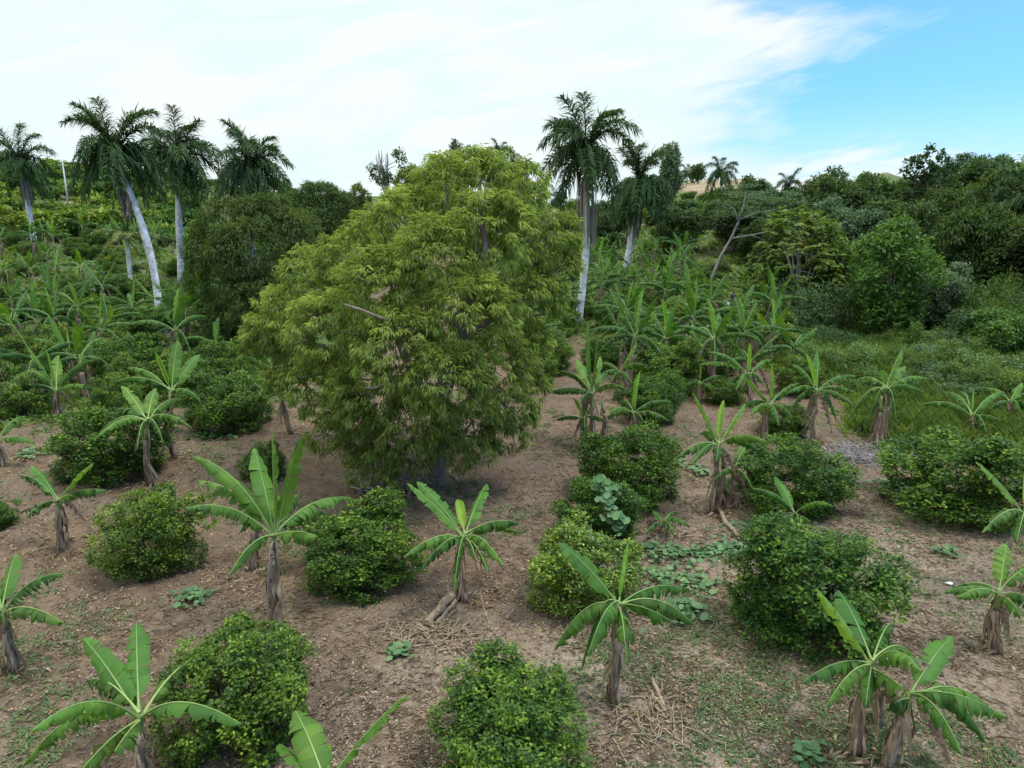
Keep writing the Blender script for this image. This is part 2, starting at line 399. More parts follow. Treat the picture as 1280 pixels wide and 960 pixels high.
def build_ground():
    rs = np.concatenate([[0.0], np.geomspace(1.2, 60, 330), np.geomspace(60.6, 6000, 190)])
    a = np.concatenate([np.linspace(-48, 48, 640), np.linspace(48, 312, 130)[1:-1]])
    a = np.radians(a)
    A, RR = np.meshgrid(a, rs, indexing='xy')
    X = RR * np.sin(A); Y = RR * np.cos(A); Z = H(X, Y)
    Z = Z + (0.012 * wob(X, Y, 5.1) + 0.018 * wob(X, Y, 2.2, 2.)) * (RR < 60)
    nr, na = X.shape
    V = np.stack([X, Y, Z], -1).reshape(-1, 3)
    i = np.arange(nr - 1)[:, None] * na; j = np.arange(na)[None, :]; j2 = (j + 1) % na
    q = np.stack([i + j, i + na + j, i + na + j2, i + j2], -1).reshape(-1, 4)
    me = bpy.data.meshes.new('ground')
    me.vertices.add(len(V)); me.vertices.foreach_set('co', V.astype(np.float32).ravel())
    me.loops.add(len(q) * 4); me.loops.foreach_set('vertex_index', q.astype(np.int32)[:, ::-1].ravel())
    me.polygons.add(len(q)); me.polygons.foreach_set('loop_start', np.arange(0, len(q) * 4, 4, dtype=np.int32)); me.polygons.foreach_set('loop_total', np.full(len(q), 4, np.int32))
    me.polygons.foreach_set('use_smooth', np.ones(len(q), bool))
    g, s, b = zones(V[:, 0], V[:, 1])
    for nm, val in (('green', g), ('straw', s), ('bare', b)):
        at = me.attributes.new(nm, 'FLOAT', 'POINT'); at.data.foreach_set('value', val.astype(np.float32))
    me.update(calc_edges=True)
    m, N, Lk = new_mat('earth_ground')
    nt = m.node_tree
    geo = N.new('ShaderNodeNewGeometry')
    def noise(sc, det=5, ro=0.6, dist=0.0):
        n = N.new('ShaderNodeTexNoise'); n.inputs['Scale'].default_value = sc; n.inputs['Detail'].default_value = det; n.inputs['Roughness'].default_value = ro; n.inputs['Distortion'].default_value = dist
        Lk.new(geo.outputs['Position'], n.inputs['Vector']); return n.outputs[0]
    def ramp(x, lo, hi):
        n = N.new('ShaderNodeMapRange'); n.interpolation_type = 'SMOOTHSTEP'; Lk.new(x, n.inputs[0]); n.inputs[1].default_value = lo; n.inputs[2].default_value = hi; return n.outputs[0]
    def attr(nm):
        n = N.new('ShaderNodeAttribute'); n.attribute_name = nm; return n.outputs['Fac']
    def mul(a_, b_):
        n = N.new('ShaderNodeMath'); n.operation = 'MULTIPLY'; n.use_clamp = True
        for k, x in enumerate((a_, b_)):
            if isinstance(x, (int, float)): n.inputs[k].default_value = x
            else: Lk.new(x, n.inputs[k])
        return n.outputs[0]
    def add(a_, b_):
        n = N.new('ShaderNodeMath'); n.operation = 'ADD'; n.use_clamp = True
        for k, x in enumerate((a_, b_)):
            if isinstance(x, (int, float)): n.inputs[k].default_value = x
            else: Lk.new(x, n.inputs[k])
        return n.outputs[0]
    big, mid, fine, vfine = noise(0.35, 4), noise(1.7, 6, .65), noise(9.0, 6, .7, .5), noise(34.0, 4, .7)
    soil = mixrgb(nt, ramp(mid, .35, .68), (0.098, 0.063, 0.039), (0.170, 0.115, 0.072))
    soil = mixrgb(nt, mul(ramp(big, .42, .65), 0.6), soil, (0.128, 0.094, 0.071))
    soil = mixrgb(nt, mul(ramp(fine, .56, .72), 0.65), soil, (0.23, 0.175, 0.132))
    soil = mixrgb(nt, mul(ramp(fine, .44, .30), 0.75), soil, (0.068, 0.045, 0.034))
    strawc = mixrgb(nt, ramp(fine, .36, .66), (0.145, 0.105, 0.075), (0.30, 0.235, 0.17))
    strawc = mixrgb(nt, mul(ramp(vfine, .56, .74), .6), strawc, (0.37, 0.31, 0.235))
    base = mixrgb(nt, mul(attr('straw'), ramp(add(mid, mul(attr('straw'), .25)), .42, .62)), soil, strawc)
    grn = mixrgb(nt, ramp(fine, .36, .66), (0.045, 0.075, 0.022), (0.125, 0.165, 0.055))
    grn = mixrgb(nt, mul(ramp(mid, .5, .7), .6), grn, (0.14, 0.17, 0.05))
    base = mixrgb(nt, mul(attr('green'), ramp(add(fine, mul(attr('green'), .42)), .52, .74)), base, grn)
    brn = mixrgb(nt, ramp(noise(.22, 6, .7), .38, .62), (0.34, 0.235, 0.15), (0.20, 0.17, 0.085))
    base = mixrgb(nt, mul(attr('bare'), .9), base, brn)
    base = mixrgb(nt, mul(ramp(vfine, .45, .32), .6), base, (0.055, 0.038, 0.028))
    speck = mixrgb(nt, mul(ramp(vfine, .58, .70), .6), base, (0.31, 0.24, 0.17))
    speck = mixrgb(nt, mul(ramp(noise(70.0, 2, .6), .66, .74), .7), speck, (0.40, 0.33, 0.25))
    p = N.new('ShaderNodeBsdfPrincipled'); Lk.new(speck, p.inputs['Base Color']); p.inputs['Roughness'].default_value = 0.95; p.inputs['Specular IOR Level'].default_value = 0.1
    bm = N.new('ShaderNodeBump'); bm.inputs['Strength'].default_value = 0.7; bm.inputs['Distance'].default_value = 0.05
    Lk.new(add(mul(fine, .7), mul(vfine, .3)), bm.inputs['Height']); Lk.new(bm.outputs[0], p.inputs['Normal'])
    o = N.new('ShaderNodeOutputMaterial'); Lk.new(p.outputs[0], o.inputs[0])
    me.materials.append(m)
    tag(link('ground', me), kind='structure')
build_ground()

# ------------------------------------------------------------------ banana plants
def bez(a, c, b, t):
    t = np.asarray(t)[:, None]
    return (1 - t) ** 2 * a + 2 * t * (1 - t) * c + t * t * b
def banana_leaf_mesh(start, ctrl, tip, W, g, tear=0.35, fold=0.35, curl=0.6, roll=0.0, pet=0.13, twist=0.0, mats=None, lowpoly=False, tint=0.45, dryedge=0.0):
    """one leaf: petiole and midrib along a curve, two blade halves torn into strips"""
    start, ctrl, tip = (np.asarray(x, float) for x in (start, ctrl, tip))
    hor = tip - start; hor[2] = 0
    if np.linalg.norm(hor) < 0.05: hor = np.array([0.3, -1, 0.])
    hor = nrm(hor); side0 = np.array([-hor[1], hor[0], 0.0])
    mb = MB()
    def frame(t):
        t = np.clip(np.atleast_1d(t), 0, 1)
        C = bez(start, ctrl, tip, t)
        T = nrm(2 * (1 - t)[:, None] * (ctrl - start) + 2 * t[:, None] * (tip - ctrl))
        S = np.broadcast_to(side0, C.shape)
        Up = nrm(np.cross(S, T) * -1); Up = np.where((Up @ np.array([0, 0, 1.]))[:, None] < -0.3, -Up, Up) * 1.0
        Up = nrm(np.cross(T, S))
        Up = np.where(Up[:, 2:3] < 0, -Up, Up)
        tw = twist * np.ones(len(t))[:, None]
        S2 = S * np.cos(tw) + Up * np.sin(tw); U2 = -S * np.sin(tw) + Up * np.cos(tw)
        return C, T, S2, U2
    def width(t):
        x = np.clip((t - pet) / (1 - pet), 0, 1)
        w = np.minimum(1.0, (x / 0.11 + 0.02) ** 0.55) * np.minimum(1.0, ((1 - x) / 0.36) ** 0.62) * (0.88 + 0.12 * np.sin(x * 3.1))
        return W * 0.5 * w
    nseg = 9 if lowpoly else 30
    for sg in (1, -1):
        cuts = [pet]
        while cuts[-1] < 1:
            step = g.uniform(0.03, 0.10) if g.random() < .25 + tear else g.uniform(0.10, 0.26)
            if lowpoly: step *= 1.8
            cuts.append(min(1.0, cuts[-1] + step))
        if len(cuts) > 2 and cuts[-1] - cuts[-2] < 0.05: cuts.pop(-2)
        for k in range(len(cuts) - 1):
            t0, t1 = cuts[k], cuts[k + 1]
            ns = max(1, int(round((t1 - t0) * nseg)))
            ts = np.linspace(t0, t1, ns + 1)
            C, T, S, U = frame(ts)
            wv = width(ts)
            dr = g.normal(0, 0.17) * (0.5 + tear); sh = g.uniform(0.9, 1.06)
            ss = (0, 1.0) if lowpoly else (0, 0.4, 0.75, 1.0)
            V = []; nt = g.uniform(.02, .24) * min(1.0, .3 + tear)
            for s in ss:
                if roll == 0 and s > 0:                # strips narrow towards the margin: a V shaped tear between them
                    k_ = nt * s * s
                    tq = t0 + (t1 - t0) * (np.linspace(0, 1, ns + 1) * (1 - (k_ if k > 0 else 0) - (k_ if k < len(cuts) - 2 else 0)) + (k_ if k > 0 else 0))
                    C, T, S, U = frame(tq)
                th = fold + dr + curl * s * s
                if roll > 0: th = -roll * (0.6 + 1.1 * s)
                edge = 1.0
                gap = 0.0
                if s == 1.0 and k > 0: gap = 0.012 * tear
                off = (S * sg * math.cos(th) - U * math.sin(th)) * (wv * s * sh)[:, None] + T * (0.16 * wv * s)[:, None]
                wave = (0.024 * np.sin(ts * 41 + sg * 2 + k) + 0.012 * np.sin(ts * 75 + k * 3)) * s * (0.45 + tear)
                V.append(C + off + U * wave[:, None])
            V = np.array(V)                     # (ns_s, n+1, 3)
            n1_ = ns + 1; idx = lambda a_, b_: a_ * n1_ + b_
            Fc = []
            for a_ in range(len(ss) - 1):
                for b_ in range(ns):
                    f = (idx(a_, b_), idx(a_, b_ + 1), idx(a_ + 1, b_ + 1), idx(a_ + 1, b_))
                    Fc.append(f if sg < 0 else f[::-1])
            if dryedge and g.random() < dryedge:      # withered brown margin on this strip
                nq = ns; mb.add(V.reshape(-1, 3), Fc[:-nq], 0, float(np.clip(tint + g.normal(0, 0.13), 0, 1))); mb.add(V.reshape(-1, 3), Fc[-nq:], 2, float(g.uniform(.2, .9)))
            else: mb.add(V.reshape(-1, 3), Fc, 0, float(np.clip(tint + g.normal(0, 0.13), 0, 1)))
    ts = np.linspace(0, 1, 7 if lowpoly else 14)
    C, T, S, U = frame(ts)
    Ls = np.linalg.norm(tip - start)
    rad = np.interp(ts, [0, pet, 0.6, 1], [0.030, 0.017, 0.009, 0.003]) * max(0.55, min(1.2, Ls / 1.6))
    mb.tube(C + U * rad[:, None] * 0.3, rad, 4 if lowpoly else 5, 1, False, tint=0.6)
    return mb.mesh('leaf', mats or [M['banana'], M['midrib'], M['dry_leaf']])
def stem_mesh(base, top, r0, g, lowpoly=False):
    mb = MB()
    n = 5 if lowpoly else 11
    t = np.linspace(0, 1, n)
    bow = g.normal(0, 0.05, 2) * np.linalg.norm(top - base)
    P = base + (top - base) * t[:, None]
    P[:, 0] += bow[0] * np.sin(t * 3.14); P[:, 1] += bow[1] * np.sin(t * 3.14)
    P[0][2] -= 0.06
    rad = r0 * np.interp(t, [0, .12, .6, 1], [1.06, 1.0, .86, .62]) * (1 + g.normal(0, .05, n))
    k = max(2, int(n * 0.72))
    mb.tube(P[:k + 1], rad[:k + 1], 6 if lowpoly else 10, 0, True, 0.09, rg=g)
    mb.tube(P[k:] + 0.0, rad[k:] * 0.93, 6 if lowpoly else 10, 1, True, 0.05, rg=g)
    return mb.mesh('pseudostem', [M['pseudostem'], M['stem_green']]), P, rad
def sheath_mesh(P, rad, g, n=16, Lr=(0.35, 0.9), span=(0.15, 0.95)):
    """dead sheaths and shredded leaf strips hanging down round the stem"""
    mb = MB()
    for _ in range(n):
        t = g.uniform(*span); k = t * (len(P) - 1); i = min(len(P) - 2, int(k)); c = P[i] + (P[i + 1] - P[i]) * (k - i)
        a = g.uniform(0, 6.283); o = np.array([math.cos(a), math.sin(a), 0]); s = np.array([-o[1], o[0], 0])
        L = min(g.uniform(*Lr), max(0.12, c[2] - P[0][2]))
        w = g.uniform(0.03, 0.09); tw = g.normal(0, .3)
        rr = np.interp(t, np.linspace(0, 1, len(P)), rad)
        V = []
        for q in range(5):
            f = q / 4
            outw = rr * 1.02 + 0.055 * math.sin(f * 2.6) * g.uniform(.5, 1.4)
            ctr = c + o * outw - np.array([0, 0, L * f]) + s * tw * f * L * .6
            ww = w * (1 - .55 * f) * (1 if q else .7)
            V += [ctr - s * ww * .5 + o * g.normal(0, .012), ctr + s * ww * .5 + o * g.normal(0, .012)]
        mb.add(V, [(2 * q, 2 * q + 1, 2 * q + 3, 2 * q + 2) for q in range(4)], 0, float(g.uniform(0.1, 0.95)))
    return mb.mesh('dry_sheath', [M['dry_leaf']])
Z3 = np.array([0, 0, 1.0])
def leaf_from(kind, crown, tip, W, g):
    d = tip - crown; ch = np.linalg.norm(d)
    h = d.copy(); h[2] = 0
    mats = None; kw = dict(tear=g.uniform(.35, .95), fold=g.uniform(.2, .65), curl=g.uniform(.4, 1.0), twist=g.normal(0, .22), tint=float(g.uniform(.25, .7)))
    if kind == 'a': c = crown + h * .42 + Z3 * max(.30 * ch, d[2] * .5 + .30 * ch)
    elif kind == 'd': c = crown + h * .50 + Z3 * max(.26 * ch, .2); kw.update(fold=g.uniform(.45, .85), curl=.6, tear=g.uniform(.4, .95), tint=float(g.uniform(.1, .5)), dryedge=g.choice([0, .12, .35]))
    elif kind == 'e': c = crown + d * .5 + Z3 * .12 * ch; kw.update(fold=.05, curl=.3, tear=.15, tint=float(g.uniform(.5, .85)), twist=g.normal(0, .4))
    elif kind == 'y': c = crown + d * .5 + Z3 * .03 * ch; kw.update(fold=0, curl=0, tear=0, roll=g.uniform(.55, 1.0)); mats = [M['banana_young'], M['midrib'], M['dry_leaf']]; W = W * .9
    elif kind == 'b': c = crown + h * .5 + Z3 * .2 * ch; kw.update(fold=1.15, curl=.5, tear=.9, tint=.4); mats = [M['dry_leaf']] * 3; W = W * .6
    return c, W, kw, mats
def banana(base_uv, crown_uv, tips, label, W=0.46, L=None, r0=0.095, sheaths=14, extra=(), seed=0, more=0):
    """a plant read from the photograph: base and crown give its place and height, the tips its leaves"""
    g = np.random.default_rng(1000 + seed)
    B = ground(*base_uv)
    K = at_depth(crown_uv[0], crown_uv[1], B[1])
    root = empty('banana_plant', B, label, 'banana plant', 'banana plants growing in the grove')
    base, crown = np.zeros(3), K - B
    me, P, rad = stem_mesh(base, crown, r0, g)
    link('pseudostem', me, root)
    if sheaths: link('dry_sheath', sheath_mesh(P, rad, g, sheaths), root)
    inpl = [np.linalg.norm(at_depth(t[0], t[1], B[1]) - K) for t in tips]
    Lc = L or min(2.0, max(1.0, max(inpl) * 1.02))
    for t in tips:
        u, v, sgn, kind = t[:4]
        best = None
        for dy in np.linspace(0.08, 1.9, 40):
            tp = at_depth(u, v, B[1] + dy * sgn)
            if np.linalg.norm(tp - K) >= (Lc * (0.92 if kind in 'ae' else .8)) or dy > 1.85: best = tp; break
        tip = best - B
        h = tip - crown; h[2] = 0; h = nrm(h)
        st = crown + h * 0.03 - Z3 * g.uniform(0.0, 0.12)
        c, w, kw, mats = leaf_from(kind, st, tip, W * g.uniform(.74, .94), g)
        me = banana_leaf_mesh(st, c, tip, w, g, mats=mats, **kw)
        o = link('leaf', me, root)
        if kind == 'y': o['label'] = 'young light green leaf still half rolled'
        if kind == 'b': o['label'] = 'withered brown leaf hanging down'
    for k in range(1 + seed % 2):              # withered leaves hanging against the stem
        a = g.uniform(0, 6.283); hh = crown[2]
        q = crown + np.array([math.cos(a), math.sin(a), 0]) * g.uniform(.22, .42) * Lc - Z3 * g.uniform(.45, .8) * hh
        s0 = crown - Z3 * .08 * hh
        c, w, kw, mats = leaf_from('b', s0, q, W, g)
        o = link('leaf', banana_leaf_mesh(s0, c, q, w, g, mats=mats, **kw), root); o['label'] = 'withered brown leaf hanging down'
    for k in range(more):                      # leaves on the far side, only partly in view
        a = g.uniform(0, 6.283); q = crown + np.array([math.cos(a), math.sin(a), 0]) * Lc * .75 - Z3 * g.uniform(-.1, .5)
        c, w, kw, mats = leaf_from('d', crown, q, W, g)
        link('leaf', banana_leaf_mesh(crown, c, q, w, g, mats=mats, **kw), root)
    for (bu, bv, cu, cv) in extra:             # further stems of the same clump
        B2 = ground(bu, bv) - B
        C2 = at_depth(cu, cv, B[1] + B2[1]) - B
        m2, P2, rd2 = stem_mesh(B2, C2, r0 * .85, g)
        link('pseudostem', m2, root)
        link('dry_sheath', sheath_mesh(P2, rd2, g, 9), root)
    return root

S_, A_ = -1, 1    # towards the camera, away from it
NEAR = [
 ((183, 992), (174, 892), [(103, 797, A_, 'e'), (171, 777, A_, 'e'), (158, 829, A_, 'y'), (283, 808, A_, 'a'), (303, 906, S_, 'a'), (38, 915, S_, 'a'), (25, 962, S_, 'a'), (98, 968, S_, 'd'), (143, 940, S_, 'd')], 'banana plant in the bottom left corner with leaves spread over a citrus bush', .46, 0),
 ((418, 1085), (408, 978), [(511, 866, A_, 'e'), (369, 888, A_, 'e'), (349, 930, A_, 'e'), (412, 942, A_, 'y'), (470, 1010, S_, 'd'), (330, 1010, S_, 'd')], 'banana plant cut by the bottom edge with one big bright upright leaf', .48, 0),
 ((764, 878), (773, 752), [(698, 678, A_, 'e'), (785, 680, A_, 'y'), (862, 737, A_, 'a'), (838, 776, S_, 'd'), (868, 782, A_, 'd'), (692, 813, S_, 'd'), (727, 833, S_, 'd'), (783, 826, S_, 'd')], 'banana plant with a rolled new leaf, standing left of the fallen sticks', .50, 0),
 ((1072, 942), (1090, 826), [(1020, 735, A_, 'e'), (1048, 738, A_, 'e'), (1115, 780, A_, 'a'), (1150, 838, S_, 'a'), (1181, 845, A_, 'b'), (1003, 853, S_, 'd'), (1032, 883, S_, 'd'), (1082, 882, S_, 'd'), (1130, 862, S_, 'd')], 'banana plant of the bottom right pair with two tall leaves crossing the citrus bush', .48, 0),
 ((1107, 958), (1138, 866), [(1190, 795, A_, 'e'), (1117, 879, S_, 'd'), (1237, 884, A_, 'a'), (1233, 929, S_, 'a'), (1204, 946, S_, 'a')], 'leaning banana plant of the bottom right pair with leaves hanging to the right', .46, 0),
 ((1243, 816), (1249, 738), [(1258, 680, A_, 'e'), (1180, 740, A_, 'a'), (1195, 747, S_, 'a'), (1296, 708, A_, 'a'), (1298, 765, S_, 'd'), (1276, 770, S_, 'd')], 'small banana plant with a thick grey sheathed stem near the right edge', .44, 0),
 ((1279, 735), (1281, 640), [(1220, 577, A_, 'e'), (1284, 580, A_, 'y'), (1227, 666, S_, 'a'), (1271, 678, S_, 'd'), (1340, 610, A_, 'a'), (1335, 665, S_, 'd')], 'banana plant cut by the right edge before the big citrus bush', .46, 0),
 ((992, 676), (994, 640), [(968, 595, A_, 'e'), (940, 611, A_, 'a'), (1042, 633, S_, 'a'), (978, 664, S_, 'd'), (1013, 652, S_, 'd'), (999, 668, S_, 'd')], 'little banana plant squeezed between two citrus bushes on the right', .36, 0),
 ((891, 640), (899, 555), [(866, 490, A_, 'e'), (931, 505, A_, 'e'), (960, 553, S_, 'a'), (842, 576, S_, 'a'), (865, 580, S_, 'a'), (895, 577, S_, 'd'), (952, 568, A_, 'a'), (905, 500, A_, 'y')], 'banana clump with shaggy stems beside a fallen stem right of the centre path', .46, 0),
 ((908, 636), (918, 582), [(952, 572, A_, 'a'), (941, 612, S_, 'd'), (962, 622, S_, 'a'), (934, 556, A_, 'e'), (893, 600, S_, 'd')], 'thin leaning banana plant growing right against the shaggy stemmed clump', .36, 0),
 ((581, 752), (581, 668), [(509, 604, A_, 'e'), (521, 602, A_, 'e'), (608, 605, A_, 'e'), (648, 666, A_, 'a'), (630, 708, S_, 'a'), (610, 716, S_, 'd'), (505, 696, S_, 'a'), (527, 712, S_, 'd'), (568, 738, S_, 'd'), (596, 702, S_, 'd'), (546, 688, S_, 'd'), (572, 625, A_, 'y')], 'many leaved banana plant in front of the big tree beside its own felled stem', .44, 0),
 ((350, 792), (343, 668), [(340, 535, A_, 'e'), (376, 545, A_, 'e'), (375, 616, A_, 'd'), (440, 622, A_, 'a'), (397, 670, S_, 'd'), (241, 570, A_, 'a'), (246, 601, A_, 'a'), (229, 636, S_, 'a'), (285, 722, S_, 'd'), (318, 560, A_, 'e'), (332, 585, A_, 'y')], 'tall banana plant with large torn leaves and a slim ragged stem left of centre', .48, 0),
 ((78, 688), (73, 624), [(40, 582, A_, 'e'), (117, 578, A_, 'e'), (23, 594, A_, 'a'), (33, 647, S_, 'd'), (21, 642, S_, 'b'), (91, 618, S_, 'd')], 'small banana plant with five leaves standing on bare earth at far left', .42, 0),
 ((18, 836), (2, 762), [(20, 692, A_, 'e'), (82, 717, A_, 'a'), (80, 779, S_, 'a'), (-40, 700, A_, 'e'), (-60, 770, S_, 'a'), (-20, 815, S_, 'd')], 'banana plant cut by the left edge, two leaves reaching into the lower left', .46, 0),
 ((190, 606), (184, 524), [(152, 482, A_, 'e'), (195, 485, A_, 'e'), (113, 553, S_, 'a'), (240, 535, S_, 'a'), (229, 499, A_, 'a'), (122, 545, S_, 'a'), (172, 560, S_, 'd'), (205, 555, S_, 'd')], 'banana plant with a yellowish stem between two citrus bushes on the left', .46, 0),
 ((219, 572), (214, 488), [(194, 440, A_, 'y'), (222, 425, A_, 'e'), (250, 443, A_, 'e'), (159, 460, A_, 'a'), (139, 478, S_, 'a'), (236, 470, A_, 'e'), (250, 500, S_, 'd')], 'banana plant with one glowing pale leaf, behind the yellow stemmed plant', .52, 0),
 ((73, 520), (70, 487), [(57, 436, A_, 'y'), (73, 444, A_, 'e'), (35, 434, A_, 'e'), (31, 464, A_, 'a'), (0, 497, S_, 'a'), (125, 488, S_, 'a'), (118, 450, A_, 'a')], 'low banana plant with one tall pale leaf at left above the citrus bush', .5, 0),
 ((90, 478), (88, 445), [(60, 394, A_, 'e'), (38, 424, A_, 'a'), (132, 430, S_, 'a'), (106, 400, A_, 'e'), (84, 414, A_, 'y')], 'banana plant with thin spread leaves behind the pale leaved one', .46, 0),
 ((50, 430), (48, 402), [(40, 363, A_, 'e'), (62, 368, A_, 'e'), (8, 386, S_, 'a'), (102, 389, S_, 'a'), (82, 372, A_, 'a'), (22, 410, S_, 'd')], 'dark banana plant standing on the patch of earth at far left', .5, 0),
 ((4, 582), (-4, 550), [(45, 554, S_, 'a'), (32, 520, A_, 'a'), (-30, 500, A_, 'e'), (-50, 560, S_, 'd')], 'banana plant cut by the left edge with two leaves above bare earth', .44, 0),
 ((226, 448), (228, 388), [(190, 351, A_, 'e'), (182, 388, S_, 'a'), (206, 343, A_, 'e'), (250, 341, A_, 'e'), (263, 401, S_, 'd'), (226, 352, A_, 'e'), (190, 372, A_, 'a'), (260, 365, A_, 'a')], 'dark banana clump with skirts of dead leaves at the foot of the palms', .55, 2),
 ((170, 408), (166, 383), [(120, 374, S_, 'a'), (160, 366, A_, 'e'), (144, 411, S_, 'd'), (198, 376, S_, 'a'), (170, 345, A_, 'y')], 'banana plant whose leaves touch the leaning palm trunk', .5, 0),
 ((740, 558), (740, 492), [(698, 464, A_, 'a'), (720, 448, A_, 'e'), (735, 400, A_, 'e'), (760, 468, A_, 'a'), (781, 486, S_, 'a'), (750, 445, A_, 'e'), (746, 420, A_, 'e'), (725, 505, S_, 'd')], 'tall banana clump with several stems right of the big tree', .46, 0),
 ((721, 562), (730, 521), [(716, 497, A_, 'y'), (692, 526, S_, 'a'), (757, 526, S_, 'd'), (745, 505, A_, 'a')], 'short banana plant with one pale leaf at the foot of the tall clump', .4, 0),
 ((793, 545), (792, 515), [(801, 463, A_, 'y'), (760, 516, S_, 'a'), (838, 502, A_, 'a'), (836, 526, S_, 'd'), (774, 503, A_, 'a'), (805, 530, S_, 'd')], 'banana plant with low arching leaves rising out of the citrus row', .42, 0),
 ((776, 500), (775, 464), [(796, 428, A_, 'e'), (750, 454, A_, 'a'), (806, 456, S_, 'a'), (764, 478, S_, 'd'), (790, 479, S_, 'd')], 'banana plant with one broad bright leaf left of the citrus row', .5, 0),
 ((804, 465), (804, 432), [(789, 404, A_, 'e'), (821, 404, A_, 'y'), (831, 430, S_, 'a'), (782, 426, S_, 'a'), (806, 402, A_, 'e')], 'banana plant with two upright leaves in the middle of the centre row', .46, 0),
 ((870, 476), (872, 432), [(837, 422, A_, 'a'), (865, 405, A_, 'e'), (892, 430, A_, 'a'), (886, 405, A_, 'e'), (857, 442, S_, 'd'), (890, 445, S_, 'd')], 'banana plant with a slim dark stem right of the centre row', .46, 0),
 ((874, 502), (875, 478), [(876, 457, A_, 'y'), (850, 488, S_, 'd'), (906, 470, S_, 'a'), (890, 488, S_, 'd')], 'very small banana plant with one pale leaf on the open earth', .4, 0),
 ((940, 505), (936, 468), [(938, 429, A_, 'y'), (885, 440, A_, 'a'), (956, 482, S_, 'd'), (898, 502, S_, 'd'), (874, 456, A_, 'a'), (965, 450, A_, 'a')], 'banana plant with a glowing upright leaf and a broad leaf falling right', .5, 0),
 ((958, 552), (963, 505), [(964, 454, A_, 'y'), (930, 470, A_, 'e'), (1000, 479, A_, 'a'), (991, 522, S_, 'd'), (974, 532, S_, 'd'), (938, 518, S_, 'a'), (985, 490, A_, 'a')], 'banana plant with a ribbon like pale leaf over the low citrus bush', .46, 0),
 ((1017, 556), (1021, 488), [(1007, 442, A_, 'y'), (1022, 440, A_, 'e'), (988, 455, A_, 'a'), (1070, 470, A_, 'a'), (1066, 506, S_, 'a'), (984, 492, S_, 'a'), (1046, 526, S_, 'd'), (978, 531, S_, 'd')], 'banana plant with one yellowing upright leaf and a clean dark stem', .44, 0),
 ((1094, 556), (1107, 484), [(1127, 437, A_, 'e'), (1101, 464, A_, 'y'), (1074, 473, A_, 'a'), (1160, 473, A_, 'a'), (1156, 491, S_, 'a'), (1060, 525, S_, 'd'), (1085, 527, S_, 'd'), (1120, 526, S_, 'd'), (1132, 458, A_, 'e')], 'banana clump with thick shaggy stems standing over a heap of dead brush', .46, 0),
 ((1214, 545), (1215, 519), [(1200, 489, A_, 'a'), (1217, 486, A_, 'y'), (1150, 506, S_, 'a'), (1256, 490, A_, 'a'), (1180, 490, A_, 'a'), (1250, 525, S_, 'd')], 'broad banana plant at the edge of the tall grass on the right', .46, 0),
 ((1266, 528), (1262, 500), [(1232, 485, A_, 'a'), (1277, 478, A_, 'e'), (1300, 490, A_, 'a'), (1236, 512, S_, 'd'), (1290, 520, S_, 'd')], 'banana plant behind the big citrus bush near the right edge', .44, 0),
 ((364, 542), (352, 478), [(292, 424, A_, 'a'), (300, 445, S_, 'a'), (330, 440, A_, 'e'), (372, 435, A_, 'e'), (390, 470, S_, 'd')], 'banana plant with a pale rotting stem under the left side of the big tree', .46, 0),
 ((316, 712), (322, 640), [(300, 610, A_, 'a'), (350, 620, A_, 'e'), (298, 668, S_, 'd'), (345, 660, S_, 'd')], 'shorter banana stem half hidden behind the tall torn leaved plant', .4, 0),
 ((830, 668), (829, 650), [(806, 668, S_, 'a'), (848, 641, A_, 'a'), (863, 658, S_, 'a'), (818, 638, A_, 'e'), (842, 668, S_, 'd')], 'banana sucker among pumpkin leaves right of the centre citrus bushes', .32, 0),
 ((905, 628), (903, 612), [(898, 598, A_, 'e'), (912, 596, A_, 'e'), (894, 618, S_, 'd'), (914, 618, S_, 'd')], 'tiny banana sucker at the foot of the shaggy stemmed clump', .3, 0),
]
EX = {8: ((899, 634, 903, 566),), 22: ((728, 548, 735, 478), (752, 550, 752, 500)), 32: ((1106, 552, 1112, 490), (1100, 560, 1102, 495)), 20: ((234, 446, 236, 392),), 3: ((1098, 905, 1100, 842),)}
NEARP = []
for i, (b, c, tips, lab, W, more) in enumerate(NEAR):
    dist = ground(*b)[1]
    r0 = 0.088 if dist < 30 else 0.115
    if W < .4: r0 = 0.06
    o = banana(b, c, tips, lab, W=W, r0=r0, sheaths=28 if i in (8, 32, 20, 22, 5, 11) else 17, extra=EX.get(i, ()), seed=i, more=more + (1 if i not in (7, 9, 37, 38) else 0))
    NEARP.append(np.array(o.location))

# ------------------------------------------------------------------ crowns
def lobes_to_clusters(lobes, n, g, inner=0.72, zbias=0.15, holes=0.35, hs=1.2, keepbottom=0.35):
    C = np.array([l[:3] for l in lobes], float); Rr = np.array([l[3:6] for l in lobes], float)
    w = (Rr[:, 0] * Rr[:, 2]); w = w / w.sum()
    li = g.choice(len(C), size=int(n * 2.2), p=w)
    d = rdir(len(li), g); d[:, 2] += zbias; d = nrm(d)
    P = C[li] + d * Rr[li] * (0.80 + 0.28 * g.random(len(li)) ** 0.8)[:, None]
    ok = ~((d[:, 2] < -0.35) & (g.random(len(li)) > keepbottom))
    for k in range(len(C)):
        q = np.linalg.norm((P - C[k]) / Rr[k], axis=1)
        ok &= ~((q < inner) & (li != k))
    h = np.sin(P[:, 0] * hs * 2.1 + 1) * np.sin(P[:, 1] * hs * 1.9 + 2) * np.sin(P[:, 2] * hs * 2.3 + .5) + .5 * np.sin(P[:, 0] * hs * 5.1 + P[:, 2] * hs * 4.3)
    ok &= h > -1.1 + holes
    P, d, li = P[ok], d[ok], li[ok]
    if len(P) > n: P, d, li = P[:n], d[:n], li[:n]
    return P, d, li
